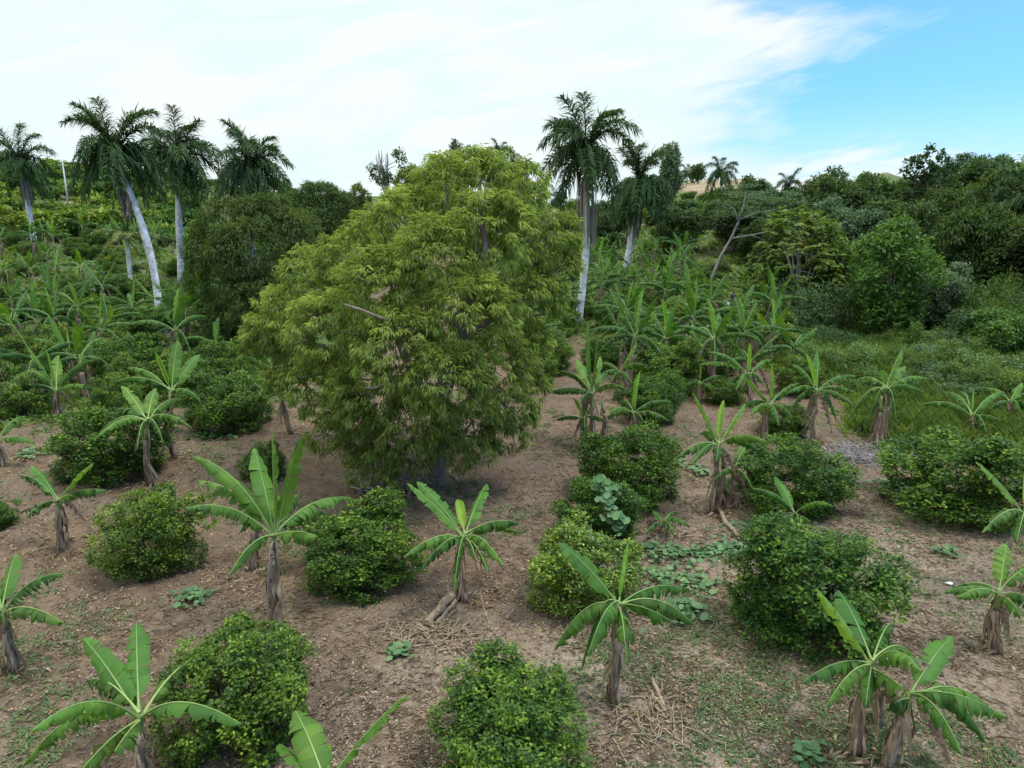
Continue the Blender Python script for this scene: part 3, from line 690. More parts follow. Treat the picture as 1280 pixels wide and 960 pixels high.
def crown_mesh(name, lobes, n, m, L, W, mat, g, style='round', spread=0.3, tint=(0.1, 0.75), young=0.12, **kw):
    P, d, li = lobes_to_clusters(lobes, n, g, **kw)
    nl = len(lobes); lt = g.uniform(-0.12, 0.12, nl)
    ct = np.clip(g.uniform(*tint, len(P)) * .7 + lt[li], 0, 1)
    ct = np.where(g.random(len(P)) < young, np.clip(ct + .45, 0, 1), ct)
    N = len(P)
    PP = np.repeat(P, m, 0); dd = np.repeat(d, m, 0); tt = np.repeat(ct, m)
    K = N * m
    if style == 'droop':
        a = g.uniform(0, 6.283, K)
        rad = np.stack([np.cos(a), np.sin(a), np.zeros(K)], 1)
        D = nrm(rad * g.uniform(.35, 1.0, K)[:, None] + dd * .45 + np.array([0, 0, -1.0]) * g.uniform(.05, 1.0, K)[:, None])
        Nn = nrm(rad * .5 + np.array([0, 0, 1.0]))
        B = PP + rad * .03 + rdir(K, g) * spread * g.random(K)[:, None]
    elif style == 'layer':
        rv = rdir(K, g); rv[:, 2] *= .18
        B = PP + rv * spread * g.random(K)[:, None] * 1.6
        D = nrm(rv + g.normal(0, .35, (K, 3)) * np.array([1, 1, .25])); Nn = nrm(np.array([0, 0, 1.0]) + g.normal(0, .25, (K, 3)))
    else:
        B = PP + rdir(K, g) * spread * (g.random(K) ** .6)[:, None]
        D = nrm(dd * .7 + rdir(K, g) * .95 + np.array([0, 0, .1]))
        Nn = nrm(dd * .5 + np.array([0, 0, .8]) + rdir(K, g) * .55)
    Lk = L * g.uniform(.7, 1.25, K); Wk = W * g.uniform(.75, 1.2, K)
    V, T = leaves(B, D, Nn, Lk, Wk, bend=.22 if style == 'droop' else .12)
    tv = np.repeat(np.clip(tt + g.normal(0, .09, K), 0, 1), 4)
    return tri_mesh(name, V, T, tv, [mat])
def auto_lobes(w, h, z0, n, g, depth=None, fr=0.36):
    """a lumpy crown of width w and height h whose bottom is z0 above the base"""
    dp = depth or w
    out = [(0, 0, z0 + h * .5, w * .33, dp * .33, h * .36)]
    for k in range(n):
        d = nrm(g.normal(size=3)); d[2] = d[2] * .9 + .12
        r = g.uniform(.6, 1.1) * fr * .5
        s = 1 - r * 1.15
        out.append((d[0] * w * .5 * s, d[1] * dp * .5 * s, z0 + h * .5 + d[2] * h * .5 * s, r * w, r * dp, r * h * g.uniform(.8, 1.1)))
    return out
def limbs_mesh(name, lobes, g, r0, mats, base_r=None, fork=0.35, lean=(0, 0), nl=9, seg=8):
    mb = MB()
    top = np.array([np.mean([l[0] for l in lobes]), np.mean([l[1] for l in lobes]), np.max([l[2] for l in lobes]) * .92])
    zf = min(l[2] - l[5] for l in lobes) * .7 + fork
    n = 9; t = np.linspace(0, 1, n)
    P = np.stack([top[0] * t ** 1.5 + .12 * np.sin(t * 5), top[1] * t ** 1.5 + .1 * np.cos(t * 4 + 1) - .1 * math.cos(1), top[2] * t], 1)
    P[0][2] = -.15
    mb.tube(P, r0 * np.interp(t, [0, .06, .3, 1], [1.55, 1.1, .9, .12]), seg, 0, True, .10, rg=g)
    pick = sorted(range(len(lobes)), key=lambda k: -lobes[k][3])[:nl]
    for k in pick:
        c = np.array(lobes[k][:3]); f = g.uniform(.16, .5); s = P[int(f * (n - 1))]
        if c[2] < s[2] * .8: s = P[1] * .5 + P[2] * .5
        tt = np.linspace(0, 1, 6)
        mid = (s + c) / 2 + np.array([0, 0, .12 * np.linalg.norm(c - s)]) + g.normal(0, .12, 3)
        Q = bez(s, mid, c, tt)
        mb.tube(Q, r0 * .48 * np.interp(tt, [0, 1], [1, .18]), 6, 0, False, .1, rg=g)
        for _ in range(2):
            e = c + rdir(1, g)[0] * np.array(lobes[k][3:6]) * .85
            mb.tube(bez(Q[3], (Q[3] + e) / 2 + g.normal(0, .15, 3), e, np.linspace(0, 1, 5)), r0 * .16 * np.linspace(1, .3, 5), 5, 0, False, .05, rg=g)
    return mb.mesh(name, mats)
def tree(loc, lobes, n, m, L, W, mat, label, cat='tree', group=None, seed=0, style='round', r0=.2, bark=None, name='broadleaf_tree', nl=8, **kw):
    g = np.random.default_rng(5000 + seed)
    root = empty(name, loc, label, cat, group)
    link('crown', crown_mesh('crown', lobes, n, m, L, W, M[mat], g, style, **kw), root)
    link('trunk', limbs_mesh('trunk', lobes, g, r0, [bark or M['bigbark']], nl=nl), root)
    return root

# ------------------------------------------------------------------ the big tree in the middle
BT = ground(543, 606)
def px_lobes(pts, base, flat=1.0):
    out = []
    for (u, v, r, dy) in pts:
        y = base[1] + dy
        p = at_depth(u, v, y) - base
        rr = r * y / F / (CP)
        out.append((p[0], p[1], p[2], rr, rr * flat, rr * .92))
    return out
bt = [(600, 232, 44, 0), (560, 232, 40, -.3), (645, 242, 40, .2), (515, 275, 42, -.3), (478, 300, 44, -.2), (607, 295, 58, -1.2), (668, 288, 44, 0), (692, 322, 26, .2), (548, 325, 58, -1.6),
      (438, 326, 42, 0), (398, 346, 42, .2), (480, 365, 58, -1.8), (362, 398, 44, .1), (334, 424, 28, 0), (418, 414, 56, -1.5), (500, 435, 58, -2.6), (588, 395, 58, -2.2), (645, 372, 38, -.8),
      (557, 476, 52, -2.8), (618, 455, 46, -1.8), (640, 508, 30, -1.0), (460, 492, 46, -2.0), (398, 476, 44, -.8), (592, 528, 34, -1.6), (515, 528, 40, -2.2), (462, 552, 30, -1.4), (365, 460, 34, .2), (622, 545, 22, -.8), (555, 545, 26, -2.0), (480, 578, 22, -1.6), (480, 548, 34, -2.0), (430, 522, 34, -1.2), (520, 562, 28, -2.3), (602, 560, 26, -1.5), (640, 536, 28, -1.0), (500, 588, 20, -2.1), (455, 592, 20, -1.7), (410, 548, 24, -.8), (660, 480, 24, -.5), (545, 518, 26, -2.6), (578, 498, 24, -2.6), (530, 250, 15, 0), (470, 282, 14, 0), (585, 196, 13, 0), (655, 212, 14, .2), (688, 262, 13, 0), (420, 318, 14, 0), (375, 352, 13, 0), (345, 385, 14, 0), (712, 330, 12, 0), (690, 385, 14, -.2), (560, 205, 14, 0), (620, 196, 12, 0), (395, 545, 14, -.4), (350, 480, 15, 0), (455, 572, 20, -1.2), (510, 570, 20, -2.0), (440, 530, 26, -1.4), (705, 300, 18, 0), (698, 285, 24, .2), (700, 335, 22, 0), (680, 365, 28, -.3), (662, 425, 26, -.5), (655, 515, 20, -.6), (405, 515, 26, -.4), (440, 560, 24, -.8), (572, 562, 24, -1.4), (330, 415, 24, .1), (318, 436, 16, 0), (500, 262, 26, .2), (625, 215, 26, .2)]
btb = [(600, 260, 60, 2.6), (530, 300, 66, 3.0), (640, 320, 60, 2.6), (460, 350, 66, 2.8), (400, 400, 58, 2.2), (560, 400, 72, 3.8), (480, 440, 66, 3.2), (620, 430, 60, 2.8)]
lobA, lobB = px_lobes(bt, BT, 1.05), px_lobes(btb, BT)
gb = np.random.default_rng(42)
root = empty('willowy_tree', BT, 'big yellow green tree with drooping narrow leaves in the middle of the grove', 'tree')
link('crown', crown_mesh('crown', lobA + lobB, 7200, 16, .205, .038, M['bigtree'], gb, 'droop', spread=.13, tint=(.1, .8), young=.15, inner=.62, holes=.38, hs=.9, keepbottom=.6), root)
mbt = MB()
def limb(pts, r, seg=8):
    pts = np.array(pts, float); n_ = len(pts)
    t = np.linspace(0, 1, n_); tt = np.linspace(0, 1, n_ * 3)
    Q = np.stack([np.interp(tt, t, pts[:, k]) for k in range(3)], 1)
    Q[1:-1] += gb.normal(0, .03, (len(Q) - 2, 3))
    mbt.tube(Q, np.interp(tt, [0, 1], r), seg, 0, True, .1, rg=gb)
def bp(u, v, dy): return at_depth(u, v, BT[1] + dy) - BT
limb([(0, 0, -.2), (0, 0, .25), bp(545, 560, 0), bp(548, 520, 0), bp(565, 440, -.1), bp(580, 390, -.3)], (.36, .22), 12)
limb([bp(580, 392, -.3), bp(598, 350, -.6), bp(605, 300, -.3), bp(600, 225, .2)], (.2, .04))
limb([bp(548, 520, 0), bp(515, 470, -.6), bp(490, 400, -.3), bp(480, 310, 0)], (.17, .03))
limb([bp(548, 505, 0), bp(470, 465, .3), bp(400, 430, .2), bp(340, 420, 0)], (.15, .03))
limb([bp(565, 440, -.1), bp(620, 390, .3), bp(660, 320, .2), bp(690, 290, .1)], (.15, .03))
limb([bp(548, 530, 0), bp(600, 490, -.8), bp(640, 490, -1)], (.11, .02))
limb([bp(500, 495, -1.0), bp(470, 490, -2), bp(455, 505, -2.4)], (.06, .015))
limb([bp(548, 525, 0), bp(515, 490, -1.8), bp(478, 480, -3.0), bp(455, 486, -3.4)], (.07, .02))
limb([bp(560, 450, -.1), bp(530, 415, -2.0), bp(470, 395, -3.4), bp(430, 380, -3.0)], (.08, .02))
for l in lobA:
    for _ in range(2):
        e = np.array(l[:3]) + rdir(1, gb)[0] * np.array(l[3:6]) * .95
        s = np.array(l[:3]) * .75 + bp(560, 430, 0) * .25
        mbt.tube(bez(s, (s + e) / 2 + gb.normal(0, .2, 3), e, np.linspace(0, 1, 6)), .035 * np.linspace(1, .3, 6), 5, 0, False, .05, rg=gb)
link('trunk', mbt.mesh('trunk', [M['bigbark']]), root)

# ------------------------------------------------------------------ mango trees on the left
def px_tree(u, top, w, d, label, mat, n, m, L, W, bottom=None, seed=0, nlob=16, zlow=.12, **kw):
    """tree standing at range d in pixel column u, crown top at pixel row top, w pixels wide"""
    b = at_range(u, d)
    z1 = at_depth(u, top, b[1])[2] - b[2]
    z0 = zlow * z1 if bottom is None else max(.1, at_depth(u, bottom, b[1])[2] - b[2])
    ww = w * b[1] / F / CP
    lob = auto_lobes(ww, z1 - z0, z0, nlob, np.random.default_rng(300 + seed))
    return tree(b, lob, n, m, L, W, mat, label, seed=seed, **kw)
px_tree(318, 243, 172, 45, 'rounded dark green mango tree left of the big tree', 'mango', 3800, 10, .26, .075, bottom=440, seed=1, nlob=30, style='droop', spread=.22, name='mango_tree', r0=.28, fr=.36) if False else None
def px_tree2(pts, base, label, mat, n, m, L, W, seed, cat='tree', group=None, back=1.2, **kw):
    lob = px_lobes(pts, base)
    bk = [(l[0], l[1] + back * 1.6, l[2], l[3], l[4], l[5]) for l in lob[::2]]
    return tree(base, lob + bk, n, m, L, W, mat, label, cat=cat, group=group, seed=seed, **kw)
px_tree2([(320, 275, 30, 0), (285, 280, 32, 0), (355, 290, 30, 0), (262, 315, 28, 0), (310, 315, 42, -1.6), (360, 335, 34, -.5), (270, 350, 34, -.4), (320, 365, 40, -1.8), (285, 390, 34, -.8), (345, 380, 32, -1), (300, 418, 26, -.6), (255, 290, 16, 0), (330, 258, 16, 0)],
         at_range(318, 43), 'rounded dark green mango tree standing just left of the big tree', 'mango', 4600, 12, .22, .055, 1, style='droop', spread=.24, name='mango_tree', r0=.26, holes=.2)
px_tree2([(398, 250, 22, 0), (375, 258, 20, 0), (420, 258, 18, 0), (395, 278, 28, -1), (425, 285, 20, 0), (372, 290, 22, 0), (400, 305, 24, -.5), (385, 236, 9, 0)],
         at_range(398, 62), 'smaller dark mango tree behind, between the rounded mango and the big tree', 'mango', 2800, 11, .25, .07, 2, style='droop', spread=.3, name='mango_tree', r0=.2, holes=.2)

# ------------------------------------------------------------------ citrus bushes
def citrus_proto(seed, n=1900, m=12, L=.064, W=.037, lob=15):
    g = np.random.default_rng(700 + seed)
    lb = [(g.normal(0, .08), g.normal(0, .08), .80, .56, .56, .60)]
    for k in range(9):                       # skirt that reaches the ground
        a = 2 * math.pi * k / 9 + g.uniform(-.3, .3); r = g.uniform(.20, .36); d = g.uniform(.46, .74)
        lb.append((math.cos(a) * d, math.sin(a) * d, r * .9 + g.uniform(-.03, .12), r, r, r))
    for k in range(12):                       # shoots standing out of the outline
        a = g.uniform(0, 6.283); e = g.uniform(.1, 1.4); r = g.uniform(.12, .23); q = g.uniform(.86, 1.16)
        lb.append((math.cos(a) * math.cos(e) * q, math.sin(a) * math.cos(e) * q, .86 + math.sin(e) * .88 * q, r, r, r * 1.2))
    for k in range(lob):
        a = g.uniform(0, 6.283); e = g.uniform(-.2, 1.3)
        d = np.array([math.cos(a) * math.cos(e), math.sin(a) * math.cos(e), math.sin(e)])
        r = g.uniform(.20, .46)
        q = g.uniform(.78, 1.1); lb.append((d[0] * (1 - r * .95) * q, d[1] * (1 - r * .95) * q, .80 + d[2] * .86 * (1 - r * .9) * q, r, r, r * .95))
    fol = crown_mesh('foliage', lb, n, m, L, W, M['citrus'], g, 'round', spread=.105, tint=(0.0, .5), young=.16, inner=.70, holes=.6, hs=2.3, keepbottom=.9)
    # a few shoots that stand out of the outline
    mb = MB()
    for k in range(5):
        a = 2 * math.pi * k / 5 + g.uniform(-.4, .4)
        e = np.array([math.cos(a) * .6, math.sin(a) * .6, g.uniform(.7, 1.25)])
        mb.tube(bez(np.array([0, 0, -.08]), np.array([e[0] * .25, e[1] * .25, .5]), e, np.linspace(0, 1, 6)), np.linspace(.035, .01, 6), 6, 0, False)
    n_ = len(fol.vertices); co = np.zeros(n_ * 3); fol.vertices.foreach_get('co', co); co = co.reshape(-1, 3)
    tm = mb.mesh('trunk', [M['twig']])
    lo, hi = np.percentile(co, 1.0, 0), np.percentile(co, 99.0, 0)      # bring every bush to unit radius and the same height
    fx = np.array([2.0 / (hi[0] - lo[0]), 2.0 / (hi[1] - lo[1]), 1.7 / hi[2]]); sh = np.array([(hi[0] + lo[0]) / 2, (hi[1] + lo[1]) / 2, 0])
    co = (co - sh) * fx; fol.vertices.foreach_set('co', co.astype(np.float32).ravel()); fol.update()
    return fol, tm
CP_ = [citrus_proto(k) for k in range(6)]
CPY = []
for k in range(2):
    f, t = CP_[k]; f2 = f.copy(); f2.materials.clear(); f2.materials.append(M['citrus_yellow']); CPY.append((f2, t))
def citrus(u, top, bot, w, label, k, yellow=False, loc=None):
    b = ground(u, bot - 0.02 * (bot - top)) if loc is None else loc
    W2 = w * b[1] / F / CP * .5
    zt = at_depth(u, top, b[1] + W2 * .8)[2] - b[2]
    fol, tr = (CPY if yellow else CP_)[k % (2 if yellow else 6)]
    root = empty('citrus_bush', b + np.array([0, W2 * .68, 0]), label, 'citrus bush', 'citrus bushes planted between the bananas', rz=k * 1.7)
    root.location[2] = float(H(root.location[0], root.location[1]))
    o = link('foliage', fol, root); q = link('trunk', tr, root)
    root.scale = (W2 * (1.0 + .04 * math.sin(k * 2.1 + u)), W2 * (1.0 - .06 * math.sin(k * 2.1 + u)), max(.42, min(zt / 1.72, W2 * .95)))
    root.rotation_euler = (.06 * math.sin(u), .07 * math.cos(u * 1.3), k * 1.7 + u)
    NEARP.append(np.array(root.location))
    return root
BUSH = [
 (280, 770, 957, 205, 'large citrus bush behind the banana plant in the bottom left corner', 0),
 (643, 846, 1012, 225, 'dense citrus bush cut by the bottom edge near the middle', 1),
 (443, 627, 752, 150, 'dark round citrus bush between the tall torn banana and the many leaved one', 2),
 (170, 606, 728, 145, 'round citrus bush with yellow tipped leaves standing on bare earth at left', 3),
 (730, 655, 778, 146, 'yellowish citrus bush right behind the banana with the rolled new leaf', 4, True),
 (752, 600, 690, 112, 'citrus bush overgrown by a pumpkin vine in the centre row', 5),
 (790, 530, 640, 122, 'tall citrus bush in the centre row behind the vine covered one', 0),
 (1040, 658, 830, 200, 'largest citrus bush on the right with dark leaves and open ground around', 1),
 (1003, 548, 652, 140, 'citrus bush behind the little banana plant on the right', 4),
 (1226, 538, 662, 172, 'wide citrus bush at the right edge below the tall grass', 2),
 (273, 465, 546, 112, 'dark citrus bush on the left near the foot of the mango tree', 4),
 (112, 507, 612, 145, 'wide citrus bush at left behind the small five leaved banana', 5),
 (152, 420, 492, 86, 'citrus bush at left between the banana with a pale leaf and the palms', 1),
 (18, 462, 525, 66, 'yellowish citrus bush at the left edge', 0, True),
 (-8, 585, 665, 44, 'dark citrus bush cut by the left edge above bare earth', 2),
 (812, 470, 535, 78, 'citrus bush in the centre row behind the low arching banana', 3),
 (834, 412, 462, 56, 'small citrus bush far up the centre row', 4),
 (985, 505, 552, 66, 'low dark citrus bush under the banana with the ribbon like leaf', 5),
 (322, 552, 604, 54, 'dark citrus bush half hidden by the tall torn banana', 1),
 (268, 402, 452, 60, 'small dark bush in the shade below the mango tree', 2),
 (22, 418, 470, 62, 'citrus bush at far left below the dark banana plant', 3),
 (682, 418, 470, 66, 'pale green bush just right of the big tree', 0),
 (908, 472, 508, 48, 'small citrus bush behind the very small banana plant', 5),
]
for i, b in enumerate(BUSH): citrus(b[0], b[1], b[2], b[3], b[4], b[5], len(b) > 6)

# ------------------------------------------------------------------ royal palms
def frond_mesh(ctrl, end, g, nleaf=78, ll=1.2, mat='palm', hang=.55, lw=.085):
    """a pinnate frond growing along +X: rachis and two ranks of leaflets"""
    s = np.zeros(3); c = np.array([ctrl[0], 0, ctrl[1]]); e = np.array([end[0], 0, end[1]])
    mb = MB(); ts = np.linspace(0, 1, 14)
    C = bez(s, c, e, ts)
    mb.tube(C, np.interp(ts, [0, 1], [.05, .01]), 5, 0, False, tint=.6)
    t = np.repeat(np.linspace(.10, .995, nleaf), 2); n = len(t); t = np.clip(t + g.normal(0, .004, n), 0, 1)
    P = bez(s, c, e, t); T = nrm(2 * (1 - t)[:, None] * (c - s) + 2 * t[:, None] * (e - c))
    sd = np.tile([1, -1], n // 2)[:, None] * np.array([[0, 1.0, 0]])
    U = nrm(np.cross(T, np.array([[0, 1.0, 0]]))); U = np.where(U[:, 2:3] < 0, -U, U)
    D = nrm(sd * g.uniform(.45, 1, n)[:, None] + T * .6 + U * g.normal(.10, .42, n)[:, None])
    ln = ll * np.interp(t, [.1, .3, .75, 1], [.6, 1, .9, .5]) * g.uniform(.8, 1.12, n)
    Mid = P + D * (ln * .42)[:, None]
    D2 = nrm(D * .5 + T * .2 + np.array([0, 0, -1.0]) * (hang + g.uniform(-.2, .5, n))[:, None])
    Tip = Mid + D2 * (ln * .62)[:, None]
    wv = nrm(np.cross(D, np.array([[0.2, 0.1, 1.0]]) + T * .4 + g.normal(0, .4, (n, 3)))) * lw * .5
    V = np.stack([P - wv * .5, P + wv * .5, Mid + wv, Mid - wv, Tip], 1).reshape(-1, 3)
    b = np.arange(n) * 5
    Fc = []
    for k in b: Fc += [(k, k + 1, k + 2, k + 3), (k + 3, k + 2, k + 4)]
    tv = np.repeat(g.uniform(.05, .8, n), 5)
    mb.add(V, Fc, 0, tv)
    return mb.mesh('frond', [M[mat]], smooth=False)
gp = np.random.default_rng(77)
FR = {'up': [frond_mesh((.45 + .2 * k, 2.6), (1.7 + .4 * k, 3.2 - .7 * k), gp, ll=1.0, hang=.35) for k in range(3)],
      'mid': [frond_mesh((1.1 + .2 * k, 2.5 - .3 * k), (3.0, 1.0 - .6 * k), gp) for k in range(3)],
      'low': [frond_mesh((1.5, 1.8 - .3 * k), (2.9 - .2 * k, -1.1 - .6 * k), gp, hang=.75) for k in range(3)],
      'hang': [frond_mesh((1.2, .9 - .3 * k), (1.9 - .3 * k, -2.9), gp, hang=1.1) for k in range(2)],
      'dry': [frond_mesh((.7, .1), (.7, -2.6), gp, mat='palm_dry', ll=.5, hang=1.1) for _ in range(2)],
      'yel': [frond_mesh((1.3, .9), (2.9, .1 - .5 * k), gp, mat='palm_yellow', ll=.6, hang=.4) for k in range(2)]}
def royal_palm(base, top, label, seed, r=.26, n=26, size=1.0, dry=0, spear=True, skirt=0, group='royal palms rising over the grove', bow=0.0, yellow=False, name='royal_palm', parts=True, shaft=1.7, low=.4):
    g = np.random.default_rng(900 + seed)
    root = empty(name, base, label, 'palm tree', group)
    K = np.asarray(top, float) - base
    t = np.linspace(0, 1, 14)
    P = K * t[:, None]
    P[:, 0] += bow * np.sin(t * 3.14) ; P[0][2] = -.3
    mb = MB(); mb.tube(P, r * np.interp(t, [0, .05, .35, .6, 1], [1.35, 1.1, .95, 1.05, .7]), 12, 0, True, .02, rg=g)
    link('trunk', mb.mesh('trunk', [M['palmtrunk']]), root)
    dirn = nrm(P[-1] - P[-3]); e = P[-1] + dirn * shaft * size
    if shaft > 0:
        mb = MB(); tt = np.linspace(0, 1, 6)
        mb.tube(P[-1] + (e - P[-1]) * tt[:, None], r * np.interp(tt, [0, .15, 1], [.72, .85, .38]), 10, 0, True)
        link('crownshaft', mb.mesh('crownshaft', [M['palmshaft']]), root)
    a0 = g.uniform(0, 6.283)
    for k in range(n):
        f = k / n
        kind = 'up' if f < .22 else ('mid' if f < 1 - low - .16 else ('low' if f < 1 - low * .5 else 'hang'))
        if yellow: kind = 'yel' if f > .15 else 'up'
        o = link('frond', FR[kind][k % len(FR[kind])], root, e - dirn * .25 * f * size)
        s = size * g.uniform(.88, 1.1)
        o.scale = (s, s, s); o.rotation_euler = (g.normal(0, .18), g.normal(0, .10) + (.35 if yellow and f > .6 else 0), a0 + k * 2.39996 + g.normal(0, .18))
    for k in range(dry):
        o = link('dry_frond', FR['dry'][k % 2], root, e - dirn * g.uniform(1.0, 1.6) * size)
        o.scale = (.8 * size, .5 * size, 1.0 * size); o.rotation_euler = (g.normal(0, .1), g.uniform(.15, .4), g.uniform(0, 6.283)); o['label'] = 'dry grey brown frond hanging down the trunk'
    if spear:
        mb = MB(); q = e + dirn * 2.6 * size
        mb.tube([e, (e + q) / 2, q], [.05, .03, .008], 5, 0, True)
        link('spear_leaf', mb.mesh('spear_leaf', [M['palm']]), root)
    if skirt:                              # grey dry strands hanging along the upper trunk
        mb = MB()
        for _ in range(46):
            a = g.uniform(0, 6.283); rr = g.uniform(.25, .75); z0 = g.uniform(.0, .5); Lh = skirt * g.uniform(.6, 1.1)
            c0 = P[-1] + np.array([math.cos(a) * rr, math.sin(a) * rr, .4 - z0])
            pts = [c0 - (dirn * Lh * f_) + np.array([math.cos(a), math.sin(a), 0]) * (.12 * math.sin(f_ * 3)) for f_ in np.linspace(0, 1, 6)]
            w = g.uniform(.05, .12); sd = np.array([-math.sin(a), math.cos(a), 0]) * w
            V = []
            for p_ in pts: V += [p_ - sd * .5, p_ + sd * .5]
            mb.add(V, [(2 * q_, 2 * q_ + 1, 2 * q_ + 3, 2 * q_ + 2) for q_ in range(5)], 0, float(g.uniform(.1, .9)))
        link('dry_skirt', mb.mesh('dry_skirt', [M['palm_dry']]), root)
    return root
def palm_px(bu, d, tu, tv, label, seed, **kw):
    b = at_range(bu, d); t = at_depth(tu, tv, b[1])
    return royal_palm(b, t, label, seed, **kw)
PB = ground(201, 412)
royal_palm(PB, at_depth(157, 226, PB[1]), 'royal palm with a leaning curved trunk, tallest of the left palms', 1, r=.25, n=23, dry=7, bow=.5, size=1.1, low=.45)
palm_px(221, 78, 222, 232, 'straight royal palm just right of the leaning one', 2, r=.32, n=26, dry=2, size=1.32)
palm_px(310, 72, 314, 245, 'royal palm with trunk hidden behind the rounded mango tree', 3, r=.36, n=26, dry=2, size=1.3, low=.42)
palm_px(43, 104, 30, 228, 'royal palm with pale trunk alone at far left', 4, r=.30, n=18, dry=3, size=1.25, skirt=2.6)
PB = ground(722, 408)
royal_palm(PB, at_depth(733, 228, PB[1]), 'tall royal palm with a white trunk right beside the big tree', 5, r=.27, n=25, dry=2, skirt=4.5, size=1.14, bow=.25)
palm_px(783, 84, 796, 258, 'shaggy royal palm with dense drooping crown right of the white trunked one', 6, r=.38, n=32, dry=5, skirt=4.0, size=1.4, low=.62)
palm_px(157, 74, 158, 296, 'short young palm with yellowing fronds below the leaning palm', 7, r=.2, n=13, size=.92, yellow=True, shaft=0, spear=False, group='small palms', name='coconut_palm')
palm_px(1278, 66, 1284, 300, 'drooping dark palm at the right edge of the forest', 8, r=.3, n=20, size=1.3, low=.7, spear=False)
palm_px(901, 120, 902, 232, 'palm rising above the forest right of the brown hillside', 9, r=.34, n=13, size=1.0, spear=False)
palm_px(986, 118, 986, 248, 'small palm crown just showing over the forest canopy', 10, r=.3, n=11, size=.85, spear=False)
palm_px(865, 205, 864, 224, 'distant slim palm on the crest of the brown hillside', 11, r=.3, n=11, size=.95, spear=False)
palm_px(697, 150, 697, 262, 'distant palm with a white trunk seen between big tree and white palm', 12, r=.42, n=12, size=.95, spear=False)
palm_px(622, 120, 623, 205, 'palm crown poking out behind the top of the big tree', 13, r=.3, n=11, size=.8, spear=False)
palm_px(1250, 66, 1256, 335, 'lower drooping palm at the right edge beneath the taller one', 14, r=.3, n=16, size=1.15, low=.75, spear=False)

# ------------------------------------------------------------------ forest and trees behind
def T(*a, **k): return px_tree(*a, **k)
T(1045, 211, 76, 76, 'dark upright tree with a pointed crown, highest in the middle of the right forest', 'dark', 1500, 9, .38, .19, seed=11, nlob=20, spread=.45)
T(1120, 290, 88, 52, 'bright green tree at the forest edge on the right', 'bright', 1100, 9, .32, .14, seed=12, nlob=30, spread=.5, zlow=.04, holes=.4, young=.2)
T(1180, 328, 70, 55, 'rounded grey green tree right of the bright green one', 'greygreen', 1500, 10, .26, .10, seed=13, nlob=24, spread=.35, zlow=.03)
T(1222, 282, 100, 70, 'broad tree with yellow flushes of new leaves at the forest edge', 'midgreen', 1300, 9, .36, .17, seed=14, nlob=22, spread=.4, zlow=.05, young=.2)
T(1216, 205, 110, 86, 'tall tree with layered dark crown on the right skyline', 'dark', 1500, 9, .42, .2, seed=15, nlob=22, spread=.5, style='layer')
T(1264, 204, 90, 90, 'tall layered tree at the right end of the skyline', 'greygreen', 1300, 9, .4, .2, seed=16, nlob=20, spread=.5, style='layer')
T(850, 262, 52, 92, 'dark conical tree below the brown hillside', 'dark', 1200, 9, .36, .17, seed=17, nlob=16, spread=.4, zlow=.05)
T(915, 240, 62, 92, 'dense dark tree below the palm at the end of the brown hillside', 'dark', 1300, 9, .4, .2, seed=18, nlob=18, spread=.45)
T(940, 222, 42, 108, 'dark tree with separate leaf clumps next to the skyline palm', 'dark', 600, 9, .42, .25, seed=19, nlob=10, spread=.5)
T(968, 236, 84, 92, 'wide grey green tree behind the leaning bare trunk', 'greygreen', 1300, 9, .38, .18, seed=20, nlob=20, spread=.5, style='layer')
T(1078, 224, 60, 90, 'green tree filling the gap right of the pointed dark tree', 'midgreen', 1100, 9, .38, .18, seed=21, nlob=16, spread=.45)
T(834, 184, 30, 112, 'tall grey green tree rising behind the shaggy palm', 'greygreen', 800, 9, .4, .2, seed=22, nlob=12, spread=.45, bottom=260)
T(1078, 342, 66, 56, 'feathery olive shrub before the forest', 'midgreen', 900, 10, .24, .06, seed=23, nlob=16, spread=.35, style='droop', zlow=.02)
T(1262, 392, 66, 50, 'light green bush at the right edge above the grass', 'bright', 900, 9, .2, .1, seed=24, nlob=16, spread=.3, zlow=.02)
T(522, 208, 46, 110, 'light yellow green tree showing above the left shoulder of the big tree', 'yellowgreen', 900, 9, .36, .2, seed=25, nlob=14, spread=.45, zlow=.3)
T(548, 198, 36, 112, 'pale green tree behind the big tree crown', 'bright', 700, 9, .36, .2, seed=26, nlob=12, spread=.45, zlow=.3)
T(572, 183, 32, 115, 'dark tree top poking out above the crown of the big tree', 'dark', 600, 9, .36, .2, seed=27, nlob=10, spread=.4, zlow=.3)
T(640, 188, 50, 112, 'green tree top behind the right part of the big tree', 'midgreen', 800, 9, .36, .2, seed=28, nlob=12, spread=.4, zlow=.3)
T(712, 252, 44, 140, 'bright yellow green tree far behind the white palm', 'yellowgreen', 600, 9, .4, .22, seed=29, nlob=10, spread=.45)
T(760, 255, 60, 120, 'dark tree between the two centre palms', 'dark', 900, 9, .4, .2, seed=30, nlob=14, spread=.45)
T(512, 226, 26, 104, 'small dark bush beside the bleached dead tree', 'dark', 400, 9, .3, .16, seed=31, nlob=9, spread=.3, zlow=.5)
T(446, 236, 40, 100, 'green tree between mango and bleached dead tree', 'midgreen', 700, 9, .34, .17, seed=32, nlob=12, spread=.4, zlow=.1)
T(1010, 424, 92, 47, 'low spreading green bush before the forest right of the bananas', 'midgreen', 1100, 10, .17, .07, seed=33, nlob=18, spread=.28, zlow=.0, cat='bush', name='wild_bush')
T(1062, 420, 70, 48, 'dark green bush right of the low spreading one', 'dark', 900, 10, .17, .08, seed=34, nlob=16, spread=.28, zlow=.0, cat='bush', name='wild_bush')
